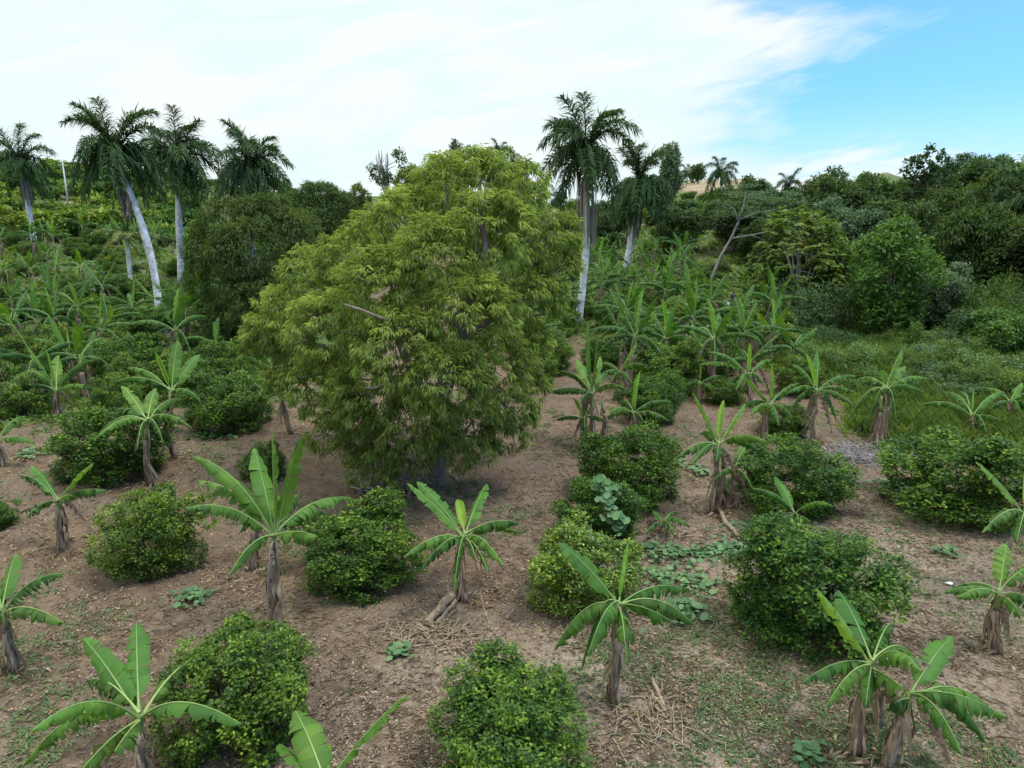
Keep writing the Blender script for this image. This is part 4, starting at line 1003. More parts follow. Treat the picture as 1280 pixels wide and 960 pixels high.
T(1222, 452, 120, 42, 'wide grey green thicket standing in the tall grass', 'greygreen', 1300, 10, .15, .05, seed=35, nlob=20, spread=.28, zlow=.0, cat='bush', name='wild_bush')
T(1185, 436, 70, 46, 'grey green bush in the grass left of the wide thicket', 'greygreen', 900, 10, .15, .05, seed=36, nlob=16, spread=.28, zlow=.0, cat='bush', name='wild_bush')
T(1285, 462, 80, 38, 'green thicket at the right edge in the tall grass', 'midgreen', 900, 10, .15, .06, seed=37, nlob=16, spread=.28, zlow=.0, cat='bush', name='wild_bush')
T(865, 352, 70, 62, 'round light green bush at the upper end of the centre row', 'midgreen', 900, 10, .2, .1, seed=38, nlob=16, spread=.3, zlow=.0, cat='bush', name='wild_bush')

# tall tree with sparse leaf clusters against the sky
def sparse_tree():
    b = at_range(1165, 78); g = np.random.default_rng(61)
    pts = [(1160, 188, 5), (1150, 200, 6), (1172, 192, 5), (1140, 208, 7), (1158, 210, 7), (1180, 205, 7), (1132, 220, 7), (1150, 224, 8), (1172, 220, 9), (1190, 215, 6), (1140, 240, 10), (1162, 240, 11), (1185, 238, 10), (1155, 262, 13), (1178, 262, 12), (1138, 262, 10)]
    lob = px_lobes([(u, v, r, g.uniform(-1, 1)) for u, v, r in pts], b)
    tree(b, lob, 330, 7, .42, .24, 'dark', 'tall open tree with loose leaf clusters against the sky at right', seed=62, r0=.22, spread=.35, nl=14, name='broadleaf_tree', holes=.1)
sparse_tree()

# breadfruit-like tree with large leaves, some turned orange
def bigleaf_tree():
    b = at_range(1000, 55); g = np.random.default_rng(64)
    pts = [(1000, 285, 24, 0), (975, 300, 24, 0), (1028, 300, 24, 0), (960, 325, 22, 0), (1000, 325, 30, -1), (1042, 328, 20, 0), (975, 350, 26, -.8), (1020, 352, 26, -.6), (1000, 378, 24, -.5), (960, 365, 18, 0), (1045, 310, 16, 0)]
    lob = px_lobes(pts, b); lob += [(l[0], l[1] + 2, l[2], l[3], l[4], l[5]) for l in lob[::2]]
    root = empty('broadleaf_tree', b, 'tree with big hand sized leaves, a few turned orange, before the forest', 'tree')
    P, d, li = lobes_to_clusters(lob, 320, g, holes=.55)
    m = 7; PP = np.repeat(P, m, 0); dd = np.repeat(d, m, 0); K = len(PP)
    a = g.uniform(0, 6.283, K); rad = np.stack([np.cos(a), np.sin(a), np.zeros(K)], 1)
    V, Tt = leaves(PP + rdir(K, g) * .12, nrm(rad + dd * .5 - Z3 * .15 + g.normal(0, .2, (K, 3))), nrm(Z3 + dd * .6 + g.normal(0, .2, (K, 3))), .55 * g.uniform(.7, 1.1, K), .30 * g.uniform(.8, 1.1, K), .2)
    ct = np.repeat(np.repeat(g.uniform(.05, .6, len(P)), m), 4)
    mi = np.repeat(np.repeat(g.random(len(P)) < .013, m), 2).astype(int)
    link('crown', tri_mesh('crown', V, Tt, ct, [M['midgreen'], M['orange']], mi), root)
    link('trunk', limbs_mesh('trunk', lob, g, .2, [M['deadwood']], nl=10), root)
bigleaf_tree()

# leaning tree: bare pale trunk with a flat umbrella of fine leaves
def leaning_tree():
    b = ground(886, 356); g = np.random.default_rng(66)
    root = empty('leaning_tree', b, 'leaning tree with a bare pale trunk and flat feathery canopy', 'tree')
    q = lambda u, v, dy=0: at_depth(u, v, b[1] + dy) - b
    mb = MB()
    def lb(pts, r):
        pts = np.array(pts); t = np.linspace(0, 1, len(pts)); tt = np.linspace(0, 1, 9)
        mb.tube(np.stack([np.interp(tt, t, pts[:, k]) for k in range(3)], 1), np.linspace(r[0], r[1], 9), 7, 0, True, .05, rg=g)
    lb([(0, 0, -.2), q(900, 322), q(914, 298), q(924, 275)], (.17, .10))
    lb([q(924, 275), q(930, 255), q(932, 240)], (.13, .04)); lb([q(923, 277), q(918, 262), q(908, 255)], (.1, .03))
    lb([q(914, 298), q(945, 293, -1), q(975, 285, -1)], (.1, .03)); lb([q(940, 294, -1), q(955, 300, -1), q(962, 310, -1)], (.06, .02))
    lb([q(924, 275), q(945, 266, 1), q(970, 262, 1)], (.08, .02))
    link('trunk', mb.mesh('trunk', [M['deadwood']]), root)
    pts = [(930, 243, 20, 0), (905, 253, 16, 0), (955, 250, 20, .5), (920, 262, 22, -1), (945, 268, 20, -.6), (965, 262, 14, 1), (905, 268, 12, .4), (935, 232, 12, 0), (972, 278, 12, -1)]
    lob = [(l[0], l[1], l[2], l[3], l[4] * 1.6, l[5] * .22) for l in px_lobes(pts, b)]
    link('crown', crown_mesh('crown', lob, 330, 11, .26, .06, M['greygreen'], g, 'layer', spread=.45, keepbottom=1, holes=.6), root)
leaning_tree()

# bleached dead tree
def dead_tree(u, vb, d, top, label, seed):
    b = at_range(u, d); g = np.random.default_rng(seed)
    root = empty('dead_tree', b, label, 'dead tree')
    z1 = at_depth(u, top, b[1])[2] - b[2]
    mb = MB(); k = d / F
    for j in range(9):
        e = np.array([g.normal(0, 9) * k, g.normal(0, 6) * k, z1 * g.uniform(.84, 1.0)]); s = np.array([0, 0, z1 * g.uniform(.5, .72)])
        Q = bez(s, (s + e) / 2 + np.array([e[0] * .3, 0, -.4]), e, np.linspace(0, 1, 7)); Q[1:] += g.normal(0, .07, (6, 3))
        mb.tube(Q, np.linspace(.16, .035, 7), 6, 0, False, .05, rg=g)
        for _ in range(2):
            f = Q[4] + g.normal(0, .6, 3) + np.array([0, 0, .6]); mb.tube([Q[4], (Q[4] + f) / 2 + g.normal(0, .08, 3), f], [.06, .045, .025], 5, 0, False)
    mb.tube([(0, 0, -.2), (0.1, 0, z1 * .35), (0, 0, z1 * .74)], [.4, .3, .18], 9, 0, True, .08, rg=g)
    link('trunk', mb.mesh('trunk', [M['deadwood']]), root)
    lob = px_lobes([(u - 14, top + 32, 8, 0), (u + 12, top + 8, 6, 0), (u + 14, top + 16, 6, .5), (u - 20, top + 26, 5, 0), (u - 6, top + 40, 9, 0)], b)
    link('crown', crown_mesh('crown', lob, 110, 7, .4, .24, M['dark'], g, 'round', spread=.4, holes=0), root)
dead_tree(487, 250, 98, 186, 'bleached half dead tree sticking up left of the big tree crown', 71)

# filler trees of the forest: prototypes, then copies
protos = []
for k, (mat, st) in enumerate((('dark', 'round'), ('midgreen', 'round'), ('dark', 'layer'), ('greygreen', 'round'), ('mango', 'droop'))):
    g = np.random.default_rng(800 + k)
    lob = auto_lobes(7.0, 8.6, .5, 24, g)
    crown = crown_mesh('crown', lob, 1700, 9, .40, .19 if st != 'droop' else .12, M[mat], g, st, spread=.5, holes=.15)
    protos.append((crown, limbs_mesh('trunk', lob, g, .2, [M['bigbark']], nl=7)))
SKU = np.array([640, 700, 760, 820, 860, 880, 930, 985, 1040, 1075, 1110, 1160, 1220, 1290, 1500.])
SKV = np.array([266, 266, 262, 284, 288, 284, 242, 228, 222, 224, 236, 206, 197, 192, 192.])
gf = np.random.default_rng(91); cnt = 0
LAB = ['dark broadleaf tree packed among others in the forest on the right', 'mid green broadleaf tree packed among others in the right forest', 'dark flat layered tree packed among others in the right forest', 'grey green tree packed among others in the forest on the right', 'dark drooping tree packed among others in the right forest']
for row, (dd_, sp) in enumerate(((59, 40), (69, 36), (76, 34), (86, 34), (104, 34), (126, 34))):
    u = (985, 985, 842, 815, 820, 800)[row]
    while u < 1480:
        d_ = dd_ + gf.uniform(-4, 4) + (8 if u < 960 else 0)
        b = at_range(u, d_)
        vt = np.interp(u, SKU, SKV) + gf.uniform(2, 26) + (62, 28, 40, 12, 2, -6)[row] * gf.uniform(.6, 1.2)
        hgt = at_depth(u, vt, b[1])[2] - b[2]
        if row == 0 and 1050 < u < 1205: hgt = 0
        if hgt > 2:
            k = int(gf.integers(0, 5)); crown, trunk = protos[k]
            root = empty('forest_tree', b, LAB[k], 'tree', 'trees of the forest on the right', rz=gf.uniform(0, 6.28))
            s = hgt / 9.2; root.scale = (s * gf.uniform(.75, 1.0), s * gf.uniform(.75, 1.0), s)
            link('crown', crown, root); link('trunk', trunk, root); cnt += 1
        u += sp * gf.uniform(.8, 1.25)

# ------------------------------------------------------------------ banana plants further back: prototypes and copies
def banana_proto(seed, lowpoly=False, h=1.9, n=8):
    g = np.random.default_rng(2000 + seed)
    crown = np.array([g.normal(0, .1), g.normal(0, .1), h])
    parts = []
    me, P, rad = stem_mesh(np.zeros(3), crown, .12, g, lowpoly); parts.append(('pseudostem', me))
    parts.append(('dry_sheath', sheath_mesh(P, rad, g, 8 if lowpoly else 14)))
    for k in range(n):
        a = k * 2.39996 + g.normal(0, .5); f = k / n
        kind = ('y' if seed % 3 else 'e') if k == 0 else ('e' if f < .22 else ('a' if f < .55 else 'd'))
        if k == n - 1 or (k == n - 2 and seed % 2): kind = 'b'
        Lr = g.uniform(1.3, 2.0)
        o = np.array([math.cos(a), math.sin(a), 0])
        el_ = {'y': 1.35, 'e': g.uniform(.75, 1.15), 'a': g.uniform(.0, .35), 'd': g.uniform(-.7, -.25), 'b': -1.0}[kind]
        tip = crown + o * Lr * math.cos(el_) + Z3 * Lr * math.sin(el_)
        c, w, kw, mats = leaf_from(kind, crown, tip, .39, g); kw['tint'] = kw['tint'] * .5; kw['tear'] = min(.95, kw['tear'] + .2)
        parts.append(('leaf', banana_leaf_mesh(crown, c, tip, w, g, mats=mats, lowpoly=lowpoly, **kw)))
    return parts
def merge(parts, name):
    """one mesh for plants too small in the photograph to show their parts"""
    V, Fc, mi, tt, mats = [], [], [], [], []
    off = 0
    for _, me in parts:
        n = len(me.vertices); co = np.zeros(n * 3); me.vertices.foreach_get('co', co); V.append(co.reshape(-1, 3))
        tv = np.zeros(n, np.float32); me.attributes['tint'].data.foreach_get('value', tv); tt.append(tv)
        for m in me.materials:
            if m not in mats: mats.append(m)
        for p in me.polygons:
            Fc.append([v + off for v in p.vertices]); mi.append(mats.index(me.materials[p.material_index]))
        off += n
    me = bpy.data.meshes.new(name); me.from_pydata(np.concatenate(V).tolist(), [], Fc)
    for m in mats: me.materials.append(m)
    me.polygons.foreach_set('material_index', np.array(mi, np.int32)); me.polygons.foreach_set('use_smooth', np.ones(len(Fc), bool))
    a = me.attributes.new('tint', 'FLOAT', 'POINT'); a.data.foreach_set('value', np.concatenate(tt)); me.update()
    return me
MIDP = [banana_proto(k, False, h=1.35 + .3 * (k % 3), n=8 + k % 3) for k in range(6)]
FARP = [merge(banana_proto(20 + k, True, h=1.4 + .3 * (k % 3), n=8 + k % 3), 'banana_plant') for k in range(6)]
gs = np.random.default_rng(123)
occupied = [p[:2] for p in NEARP]
def free(x, y, gap):
    return all((q[0] - x) ** 2 + (q[1] - y) ** 2 > gap * gap for q in occupied)
TREES = [(o.location[0], o.location[1], 4.2 if o.name.startswith(('willowy', 'mango')) else 1.2) for o in COL.objects if o.get('category') == 'tree' and not o.name.startswith('forest')]
def place_rows(u0, u1, d0, d1, step, pb, labels, far_d=62, smax=1.28):
    d = d0; nb = 0
    while d < d1:
        uu = u0
        while uu < u1:
            p = at_range(uu + gs.uniform(-.3, .3) * step * F / d, d + gs.uniform(-.35, .35) * step)
            x, y = p[0], p[1]; z = float(H(x, y))
            ok = free(x, y, step * .55) and all((tx - x) ** 2 + (ty - y) ** 2 > r_ * r_ for tx, ty, r_ in TREES)
            if d < 52 and (698 < project(p)[0] < 744 or 182 < project(p)[0] < 220): ok = False     # ground kept open before the palm trunks
            if d > 48 and 888 < uu < 938: ok = False        # the clearing where the person stands
            if ok and gs.random() < .93:
                occupied.append((x, y))
                rz = gs.uniform(0, 6.28)
                if gs.random() < pb:
                    k = int(gs.integers(0, 6)); s = gs.uniform(.9, smax)
                    if d < far_d:
                        root = empty('banana_plant', (x, y, z), labels[0], 'banana plant', 'banana plants growing in the grove', rz)
                        for nm, me in MIDP[k]: link(nm, me, root)
                        root.scale = (s, s, s * gs.uniform(.9, 1.15))
                    else:
                        o = link('banana_plant', FARP[k], None, (x, y, z)); o.rotation_euler = (0, 0, rz); o.scale = (s, s, s)
                        tag(o, labels[1], 'banana plant', 'banana plants growing in the grove')
                else:
                    k = int(gs.integers(0, 6)); s = gs.uniform(.9, 1.55)
                    root = empty('citrus_bush', (x, y, z), labels[2], 'citrus bush', 'citrus bushes planted between the bananas', rz)
                    src = CPY[k % 2] if gs.random() < .25 else CP_[k]
                    link('foliage', src[0], root); link('trunk', src[1], root); root.scale = (s, s, s * gs.uniform(.75, 1))
                nb += 1
            uu += step * F / d
        d += step * (1.0 if d < 70 else 1.25)
place_rows(-110, 285, 33, 62, 2.7, .46, ('banana plant in the crowded rows on the left below the palms', 'small far banana plant on the rising ground on the left', 'citrus bush in the crowded rows on the left below the palms'))
place_rows(-110, 430, 62, 112, 3.8, .50, ('banana plant in the crowded rows on the left below the palms', 'small far banana plant on the rising ground on the left', 'small far citrus bush on the rising ground on the left'))
place_rows(655, 885, 41, 64, 2.15, .64, ('banana plant in the crowded centre rows behind the white palm trunk', 'small far banana plant in the centre rows below the forest', 'citrus bush in the crowded centre rows behind the white palm trunk'))
place_rows(650, 870, 64, 100, 2.8, .85, ('banana plant in the crowded centre rows behind the white palm trunk', 'small far banana plant in the centre rows below the forest', 'small far bush in the centre rows below the forest'))
place_rows(880, 995, 40, 57, 2.4, .8, ('banana plant in the loose rows before the leaning tree', 'small far banana plant before the leaning tree', 'citrus bush in the loose rows before the leaning tree'))

place_rows(672, 850, 31, 41, 2.0, .55, ('banana plant crowded into the centre row right of the big tree', '', 'citrus bush crowded into the centre row right of the big tree'))
place_rows(850, 1010, 33, 41, 2.1, .7, ('banana plant in the loose rows right of the centre path', '', 'citrus bush in the loose rows right of the centre path'))
# ------------------------------------------------------------------ shrubs on the far hills
gh = np.random.default_rng(321)
shr = []
for k, mat in enumerate(('yellowgreen', 'midgreen', 'bright', 'dark', 'midgreen')):
    g = np.random.default_rng(350 + k); lob = auto_lobes(2.6, 1.9, .05, 9, g)
    me = crown_mesh('hill_shrub', lob, 210, 6, .36, .2, M[mat], g, 'round', spread=.3, holes=.1)
    shr.append(me)
SL = ['yellow green shrub', 'green shrub', 'bright green shrub', 'dark green shrub', 'green shrub']
def hill(u0, u1, d0, d1, n, where, pick=(0, 1, 2, 3, 4), smin=.8, smax=1.9):
    for _ in range(n):
        u = gh.uniform(u0, u1); d = math.sqrt(gh.uniform(d0 * d0, d1 * d1)); p = at_range(u, d)
        if zones(np.array([p[0]]), np.array([p[1]]))[2][0] > .35: continue
        k = int(gh.choice(pick)); o = link('hill_shrub', shr[k], None, p); s = gh.uniform(smin, smax)
        o.rotation_euler = (0, 0, gh.uniform(0, 6.28)); o.scale = (s, s, s * gh.uniform(.8, 1.1))
        tag(o, SL[k] + ' ' + where, 'shrub', 'shrubs dotted over the hills')
hill(-90, 250, 108, 238, 230, 'on the slope of the left hill', (0, 0, 0, 1, 2, 2))
hill(640, 980, 96, 165, 60, 'on the slope behind the centre palms', (1, 2, 3, 3))
hill(845, 985, 150, 225, 20, 'on the brown hillside below the crest', (0, 1, 3), .5, 1.1)
hill(240, 480, 120, 250, 22, 'on the slope behind the mango trees', (1, 3, 2))
g = np.random.default_rng(5)
for (u, d, w, lab) in ((840, 212, 2.6, 'small dark tree on the crest left of the slim palm'), (845, 210, 1.6, 'little bush on the crest of the brown hillside'), (868, 196, 3.6, 'dark bush at the foot of the slim palm on the crest'), (835, 205, 1.5, 'low shrub at the left end of the brown crest')):
    p = at_range(u, d); o = link('hill_shrub', shr[3], None, p); o.scale = (w / 2.2, w / 2.2, w / 2.0 * 1.3); tag(o, lab, 'shrub', 'shrubs dotted over the hills')

# low wild bushes in the rank grass on the right and under the forest edge
gw = np.random.default_rng(55); wb = []
for k, mat in enumerate(('grass', 'midgreen', 'midgreen', 'weed')):
    g = np.random.default_rng(370 + k); lob = auto_lobes(2.4, 1.5, .0, 11, g, fr=.24) + [(g.normal(0, .6), g.normal(0, .6), g.uniform(1.0, 1.9), .16, .16, .4) for _ in range(9)]
    wb.append(crown_mesh('wild_bush', lob, 620, 8, .17, .06, M[mat], g, 'round', spread=.34, holes=.35))
for (u0, u1, v0, v1, n, lab) in ((985, 1330, 400, 505, 60, 'low wild bush in the rank growth before the right forest'), (830, 985, 336, 352, 16, 'low bush along the foot of the forest beyond the clearing'), (640, 700, 330, 400, 10, 'low wild bush among the bananas beyond the big tree')):
    for _ in range(n):
        p = ground(gw.uniform(u0, u1), gw.uniform(v0, v1)); k = int(gw.integers(0, 4))
        if not free(p[0], p[1], 1.2): continue
        o = link('wild_bush', wb[k], None, p - np.array([0, 0, .1])); s = gw.uniform(.45, .95); o.scale = (s * gw.uniform(.9, 1.4), s, s * gw.uniform(.6, 1.0)); o.rotation_euler = (0, 0, gw.uniform(0, 6.28))
        tag(o, lab, 'bush', 'wild bushes in the rank growth')

# taller thickets between the grass and the forest
for (u0, u1, v0, v1, n, lab) in ((985, 1340, 408, 436, 20, 'tall tangled thicket along the foot of the right forest'),):
    for _ in range(n):
        p = ground(gw.uniform(u0, u1), gw.uniform(v0, v1)); k = int(gw.integers(0, 4))
        if not free(p[0], p[1], 1.5): continue
        o = link('thicket', wb[(0, 1, 3, 1)[k]], None, p - np.array([0, 0, .15])); s = gw.uniform(.8, 1.4); o.scale = (s, s, s * gw.uniform(.9, 1.5)); o.rotation_euler = (0, 0, gw.uniform(0, 6.28))
        tag(o, lab, 'bush', 'thickets at the forest foot')

# ------------------------------------------------------------------ little buildings and pole on the left hill
M['wall'] = plain('whitewashed_wall', (0.62, 0.58, 0.54)); M['roof'] = plain('weathered_roof', (0.36, 0.28, 0.25)); M['dwin'] = plain('dark_window', (0.05, 0.05, 0.055), .3)
M['concrete'] = plain('pole_concrete', (0.55, 0.55, 0.53))
def box(mb, x0, x1, y0, y1, z0, z1, mat=0):
    v = [(x, y, z) for z in (z0, z1) for y in (y0, y1) for x in (x0, x1)]
    mb.add(v, [(0, 2, 3, 1), (4, 5, 7, 6), (0, 1, 5, 4), (2, 6, 7, 3), (0, 4, 6, 2), (1, 3, 7, 5)], mat)
b = at_range(71, 228)
root = empty('farmhouse', b, 'low whitewashed farmhouse just under the ridge of the left hill', 'house')
mb = MB(); box(mb, -2.9, 2.9, -1.6, 1.6, -.5, 2.3); link('wall', mb.mesh('wall', [M['wall']], False), root)
mb = MB(); mb.add([(-3.2, -1.9, 2.31), (3.2, -1.9, 2.31), (3.2, 1.9, 2.31), (-3.2, 1.9, 2.31), (-3.2, 0, 3.1), (3.2, 0, 3.1)], [(0, 1, 5, 4), (2, 3, 4, 5), (0, 4, 3), (1, 2, 5), (0, 3, 2, 1)], 0); link('roof', mb.mesh('roof', [M['roof']], False), root)
for x in (-1.7, 1.7):
    mb = MB(); box(mb, x - .4, x + .4, -1.66, -1.605, .9, 1.8); link('window', mb.mesh('window', [M['dwin']], False), root)
mb = MB(); box(mb, -.42, .42, -1.66, -1.605, -.3, 1.9); link('door', mb.mesh('door', [M['dwin']], False), root)
b = ground(85.5, 256)
root = empty('utility_pole', b, 'slim pale utility pole on the left hillside', 'pole')
mb = MB(); mb.tube([(0, 0, -.3), (0, 0, 7.0)], [.16, .10], 10); link('shaft', mb.mesh('shaft', [M['concrete']]), root)
mb = MB(); box(mb, -.8, .8, -.16, -.105, 6.5, 6.62); link('crossarm', mb.mesh('crossarm', [M['concrete']], False), root)

# ------------------------------------------------------------------ person working behind the bananas
def person():
    b = ground(915, 389) if True else None
    root = empty('person', b, 'person with dark hair in a dark blue shirt standing behind the bananas', 'person', rz=.5)
    skin = plain('skin', (0.16, 0.085, 0.055), .6); hair = plain('black_hair', (0.012, 0.011, 0.012), .6)
    shirt = plain('dark_blue_shirt', (0.05, 0.06, 0.11)); trou = plain('dark_trousers', (0.03, 0.045, 0.06))
    def skinned(name, verts, edges, rad, mat, lv=2):
        me = bpy.data.meshes.new(name); me.from_pydata(verts, edges, [])
        o = link(name, me, root); md = o.modifiers.new('skin', 'SKIN'); md.use_smooth_shade = True
        for i, r in enumerate(rad): me.skin_vertices[0].data[i].radius = r if isinstance(r, tuple) else (r, r)
        me.skin_vertices[0].data[0].use_root = True
        o.modifiers.new('sub', 'SUBSURF').levels = 1; o.modifiers['sub'].render_levels = lv
        me.materials.append(mat); return o
    v = [(0, 0, .95), (0, .02, 1.15), (0, .02, 1.38), (0, 0, 1.50), (0, -.01, 1.58), (0, -.02, 1.70),
         (.10, 0, .92), (.11, -.02, .50), (.11, .02, .09), (.11, -.12, .04), (-.10, 0, .92), (-.12, .0, .50), (-.12, .04, .09), (-.12, -.10, .04),
         (.19, .02, 1.38), (.25, .03, 1.10), (.24, -.12, .88), (.235, -.17, .80), (-.19, .02, 1.38), (-.26, .02, 1.10), (-.25, -.14, .90), (-.245, -.19, .82)]
    e = [(0, 1), (1, 2), (2, 3), (3, 4), (4, 5), (0, 6), (6, 7), (7, 8), (8, 9), (0, 10), (10, 11), (11, 12), (12, 13), (2, 14), (14, 15), (15, 16), (16, 17), (2, 18), (18, 19), (19, 20), (20, 21)]
    r = [(.15, .11), (.13, .10), (.15, .10), .055, (.075, .09), (.085, .10), .09, .065, .045, .04, .09, .065, .045, .04, .055, .045, .035, .035, .055, .045, .035, .035]
    skinned('body', v, e, r, skin)
    skinned('shirt', [(0, .0, .93), (0, .02, 1.15), (0, .02, 1.40), (.20, .02, 1.39), (.25, .03, 1.14), (-.20, .02, 1.39), (-.26, .02, 1.14)], [(0, 1), (1, 2), (2, 3), (3, 4), (2, 5), (5, 6)], [(.175, .14), (.155, .125), (.17, .12), .075, .062, .075, .062], shirt)
    skinned('trousers', [(0, 0, .95), (.10, 0, .90), (.11, -.02, .50), (.11, .02, .12), (-.10, 0, .90), (-.12, 0, .50), (-.12, .04, .12)], [(0, 1), (1, 2), (2, 3), (0, 4), (4, 5), (5, 6)], [(.165, .13), .105, .08, .065, .105, .08, .065], trou)
    skinned('hair', [(0, .025, 1.66), (0, .02, 1.75)], [(0, 1)], [(.088, .10), (.075, .085)], hair)
    bag = bpy.data.objects.new('bag', None)
    COL.objects.link(bag); bag.location = (b[0] - .36, b[1] - .12, b[2]); tag(bag, 'small white bag held at the side of the person', 'bag')
    mb = MB(); zz = [.42, .46, .62, .76, .84]; rr = [.03, .12, .13, .09, .03]
    mb.tube([(0, 0, z) for z in zz], rr, 10, 0, True, .06); link('pouch', mb.mesh('pouch', [plain('white_plastic', (.75, .75, .75))]), bag)
    mb = MB(); mb.tube([(-.05, 0, .82), (-.03, 0, .93), (.03, 0, .93), (.05, 0, .82)], .012, 5); link('handle', mb.mesh('handle', [plain('white_handle', (.7, .7, .7))]), bag)
person()
def orange_shrub():
    b = ground(893, 386); g = np.random.default_rng(17)
    root = empty('wild_shrub', b, 'small shrub with an orange leaf tuft left of the person', 'shrub')
    lob = [(0, 0, .55, .4, .4, .45), (.2, .1, .4, .3, .3, .3), (-.2, .05, .35, .3, .3, .3)]
    link('foliage', crown_mesh('foliage', lob, 60, 8, .2, .1, M['greygreen'], g, 'round', spread=.15), root)
    link('orange_leaves', crown_mesh('orange_leaves', [(0, -.1, 1.12, .22, .2, .17)], 16, 8, .22, .12, M['orange'], g, 'round', spread=.1), root)
    mb = MB(); mb.tube([(0, 0, -.1), (0, 0, 1.0)], [.04, .015], 6); link('stem', mb.mesh('stem', [M['twig']]), root)
orange_shrub()

# ------------------------------------------------------------------ things lying on the ground
def log(u0, v0, u1, v1, r, label, lift=0.0, mat='log', name='fallen_stem', cat='fallen stem', seed=0):
    g = np.random.default_rng(seed); a, b_ = ground(u0, v0), ground(u1, v1)
    root = (a + b_) / 2; root[2] = float(H(root[0], root[1]))
    t = np.linspace(0, 1, 9); P = a + (b_ - a) * t[:, None] - root
    P[:, 2] = H(P[:, 0] + root[0], P[:, 1] + root[1]) - root[2] + r * .8 + lift * (1 - t)
    P[1:-1, :2] += g.normal(0, r * .35, (7, 2))
    mb = MB(); mb.tube(P, r * np.interp(t, [0, .5, 1], [.8, 1, .75]) * (1 + g.normal(0, .08, 9)), 9, 0, True, .12, rg=g)
    o = link(name, mb.mesh(name, [M[mat]]), None, root); tag(o, label, cat); return o
log(576, 739, 534, 784, .10, 'pale felled banana stem lying before the many leaved banana plant', .12, seed=1)
log(572, 752, 545, 782, .05, 'thin split stem beside the pale felled banana stem', .05, seed=2)
log(896, 640, 922, 672, .07, 'fallen banana stem reaching towards the camera beside the shaggy clump', .05, seed=3)
log(908, 637, 929, 629, .07, 'short fallen stem pointing right beside the shaggy clump', 0, seed=4)
log(816, 853, 832, 893, .045, 'dry stick lying on the earth right of the nearest centre banana', .03, name='dry_stick', cat='stick', seed=5)
log(812, 866, 838, 898, .03, 'thinner dry stick crossing beside the first one', .02, name='dry_stick', cat='stick', seed=6)
log(757, 906, 785, 958, .018, 'long thin bent twig at the bottom near the middle', 0, name='dry_stick', cat='stick', seed=7)
log(660, 602, 690, 594, .05, 'short pale log lying right of the big tree trunk', .0, name='log', cat='log', seed=8) if False else log(562, 590, 572, 604, .06, 'short pale log lying just right of the big tree trunk', .0, name='log', cat='log', seed=8)
log(1060, 560, 1040, 557, .05, 'pale branch lying left of the heap of dead brush', .02, name='dry_stick', cat='stick', seed=9)
def brush(u, v, w, h, n, label, seed, col='deadwood'):
    b = ground(u, v); g = np.random.default_rng(seed); mb = MB()
    for _ in range(n):
        a = g.uniform(0, 6.283); p = np.array([g.normal(0, w * .28), g.normal(0, w * .22), g.uniform(.02, h) * g.random()])
        L_ = g.uniform(.3, .9) * w * .6; d = np.array([math.cos(a), math.sin(a), g.normal(.05, .28)])
        q = p + d * L_; q[2] = max(.01, q[2]); m = (p + q) / 2 + g.normal(0, .05, 3); m[2] = max(.01, m[2])
        mb.tube([p, m, q], [g.uniform(.008, .022), .012, .005], 4, 0, False)
    o = link('brush_heap', mb.mesh('brush_heap', [M[col]]), None, b); tag(o, label, 'brush heap')
brush(492, 606, 1.9, .6, 260, 'heap of grey dead branches left of the big tree trunk', 31)
brush(1073, 574, 2.2, .35, 240, 'heap of dead grey brush under the thick stemmed banana clump', 32)
brush(556, 800, 1.3, .12, 150, 'scatter of shredded dry fronds below the felled banana stem', 33, 'log')
brush(825, 905, 1.1, .10, 90, 'small scatter of dry strips beside the crossed sticks', 34, 'log')
brush(505, 800, .9, .05, 60, 'thin line of dry twigs left of the felled banana stem', 35, 'log')
brush(455, 612, .8, .3, 60, 'small spray of pale twigs left of the grey branch heap', 36)
brush(200, 420, 2.0, .5, 160, 'pile of cut grey stalks at the foot of the leaning palm', 37)
b = ground(1187, 731)
g = np.random.default_rng(3); mb = MB()
V = [(g.normal(0, .012) + x * .6, y * .6 + g.normal(0, .012), .02 + .03 * abs(math.sin(x * 30 + y * 20))) for y in np.linspace(-.09, .09, 4) for x in np.linspace(-.12, .12, 5)]
mb.add(V, [(r * 5 + c, r * 5 + c + 1, r * 5 + c + 6, r * 5 + c + 5) for r in range(3) for c in range(4)])
tag(link('paper_scrap', mb.mesh('paper_scrap', [plain('white_paper', (.8, .8, .8))]), None, b), 'crumpled white scrap lying on the earth on the right', 'litter')

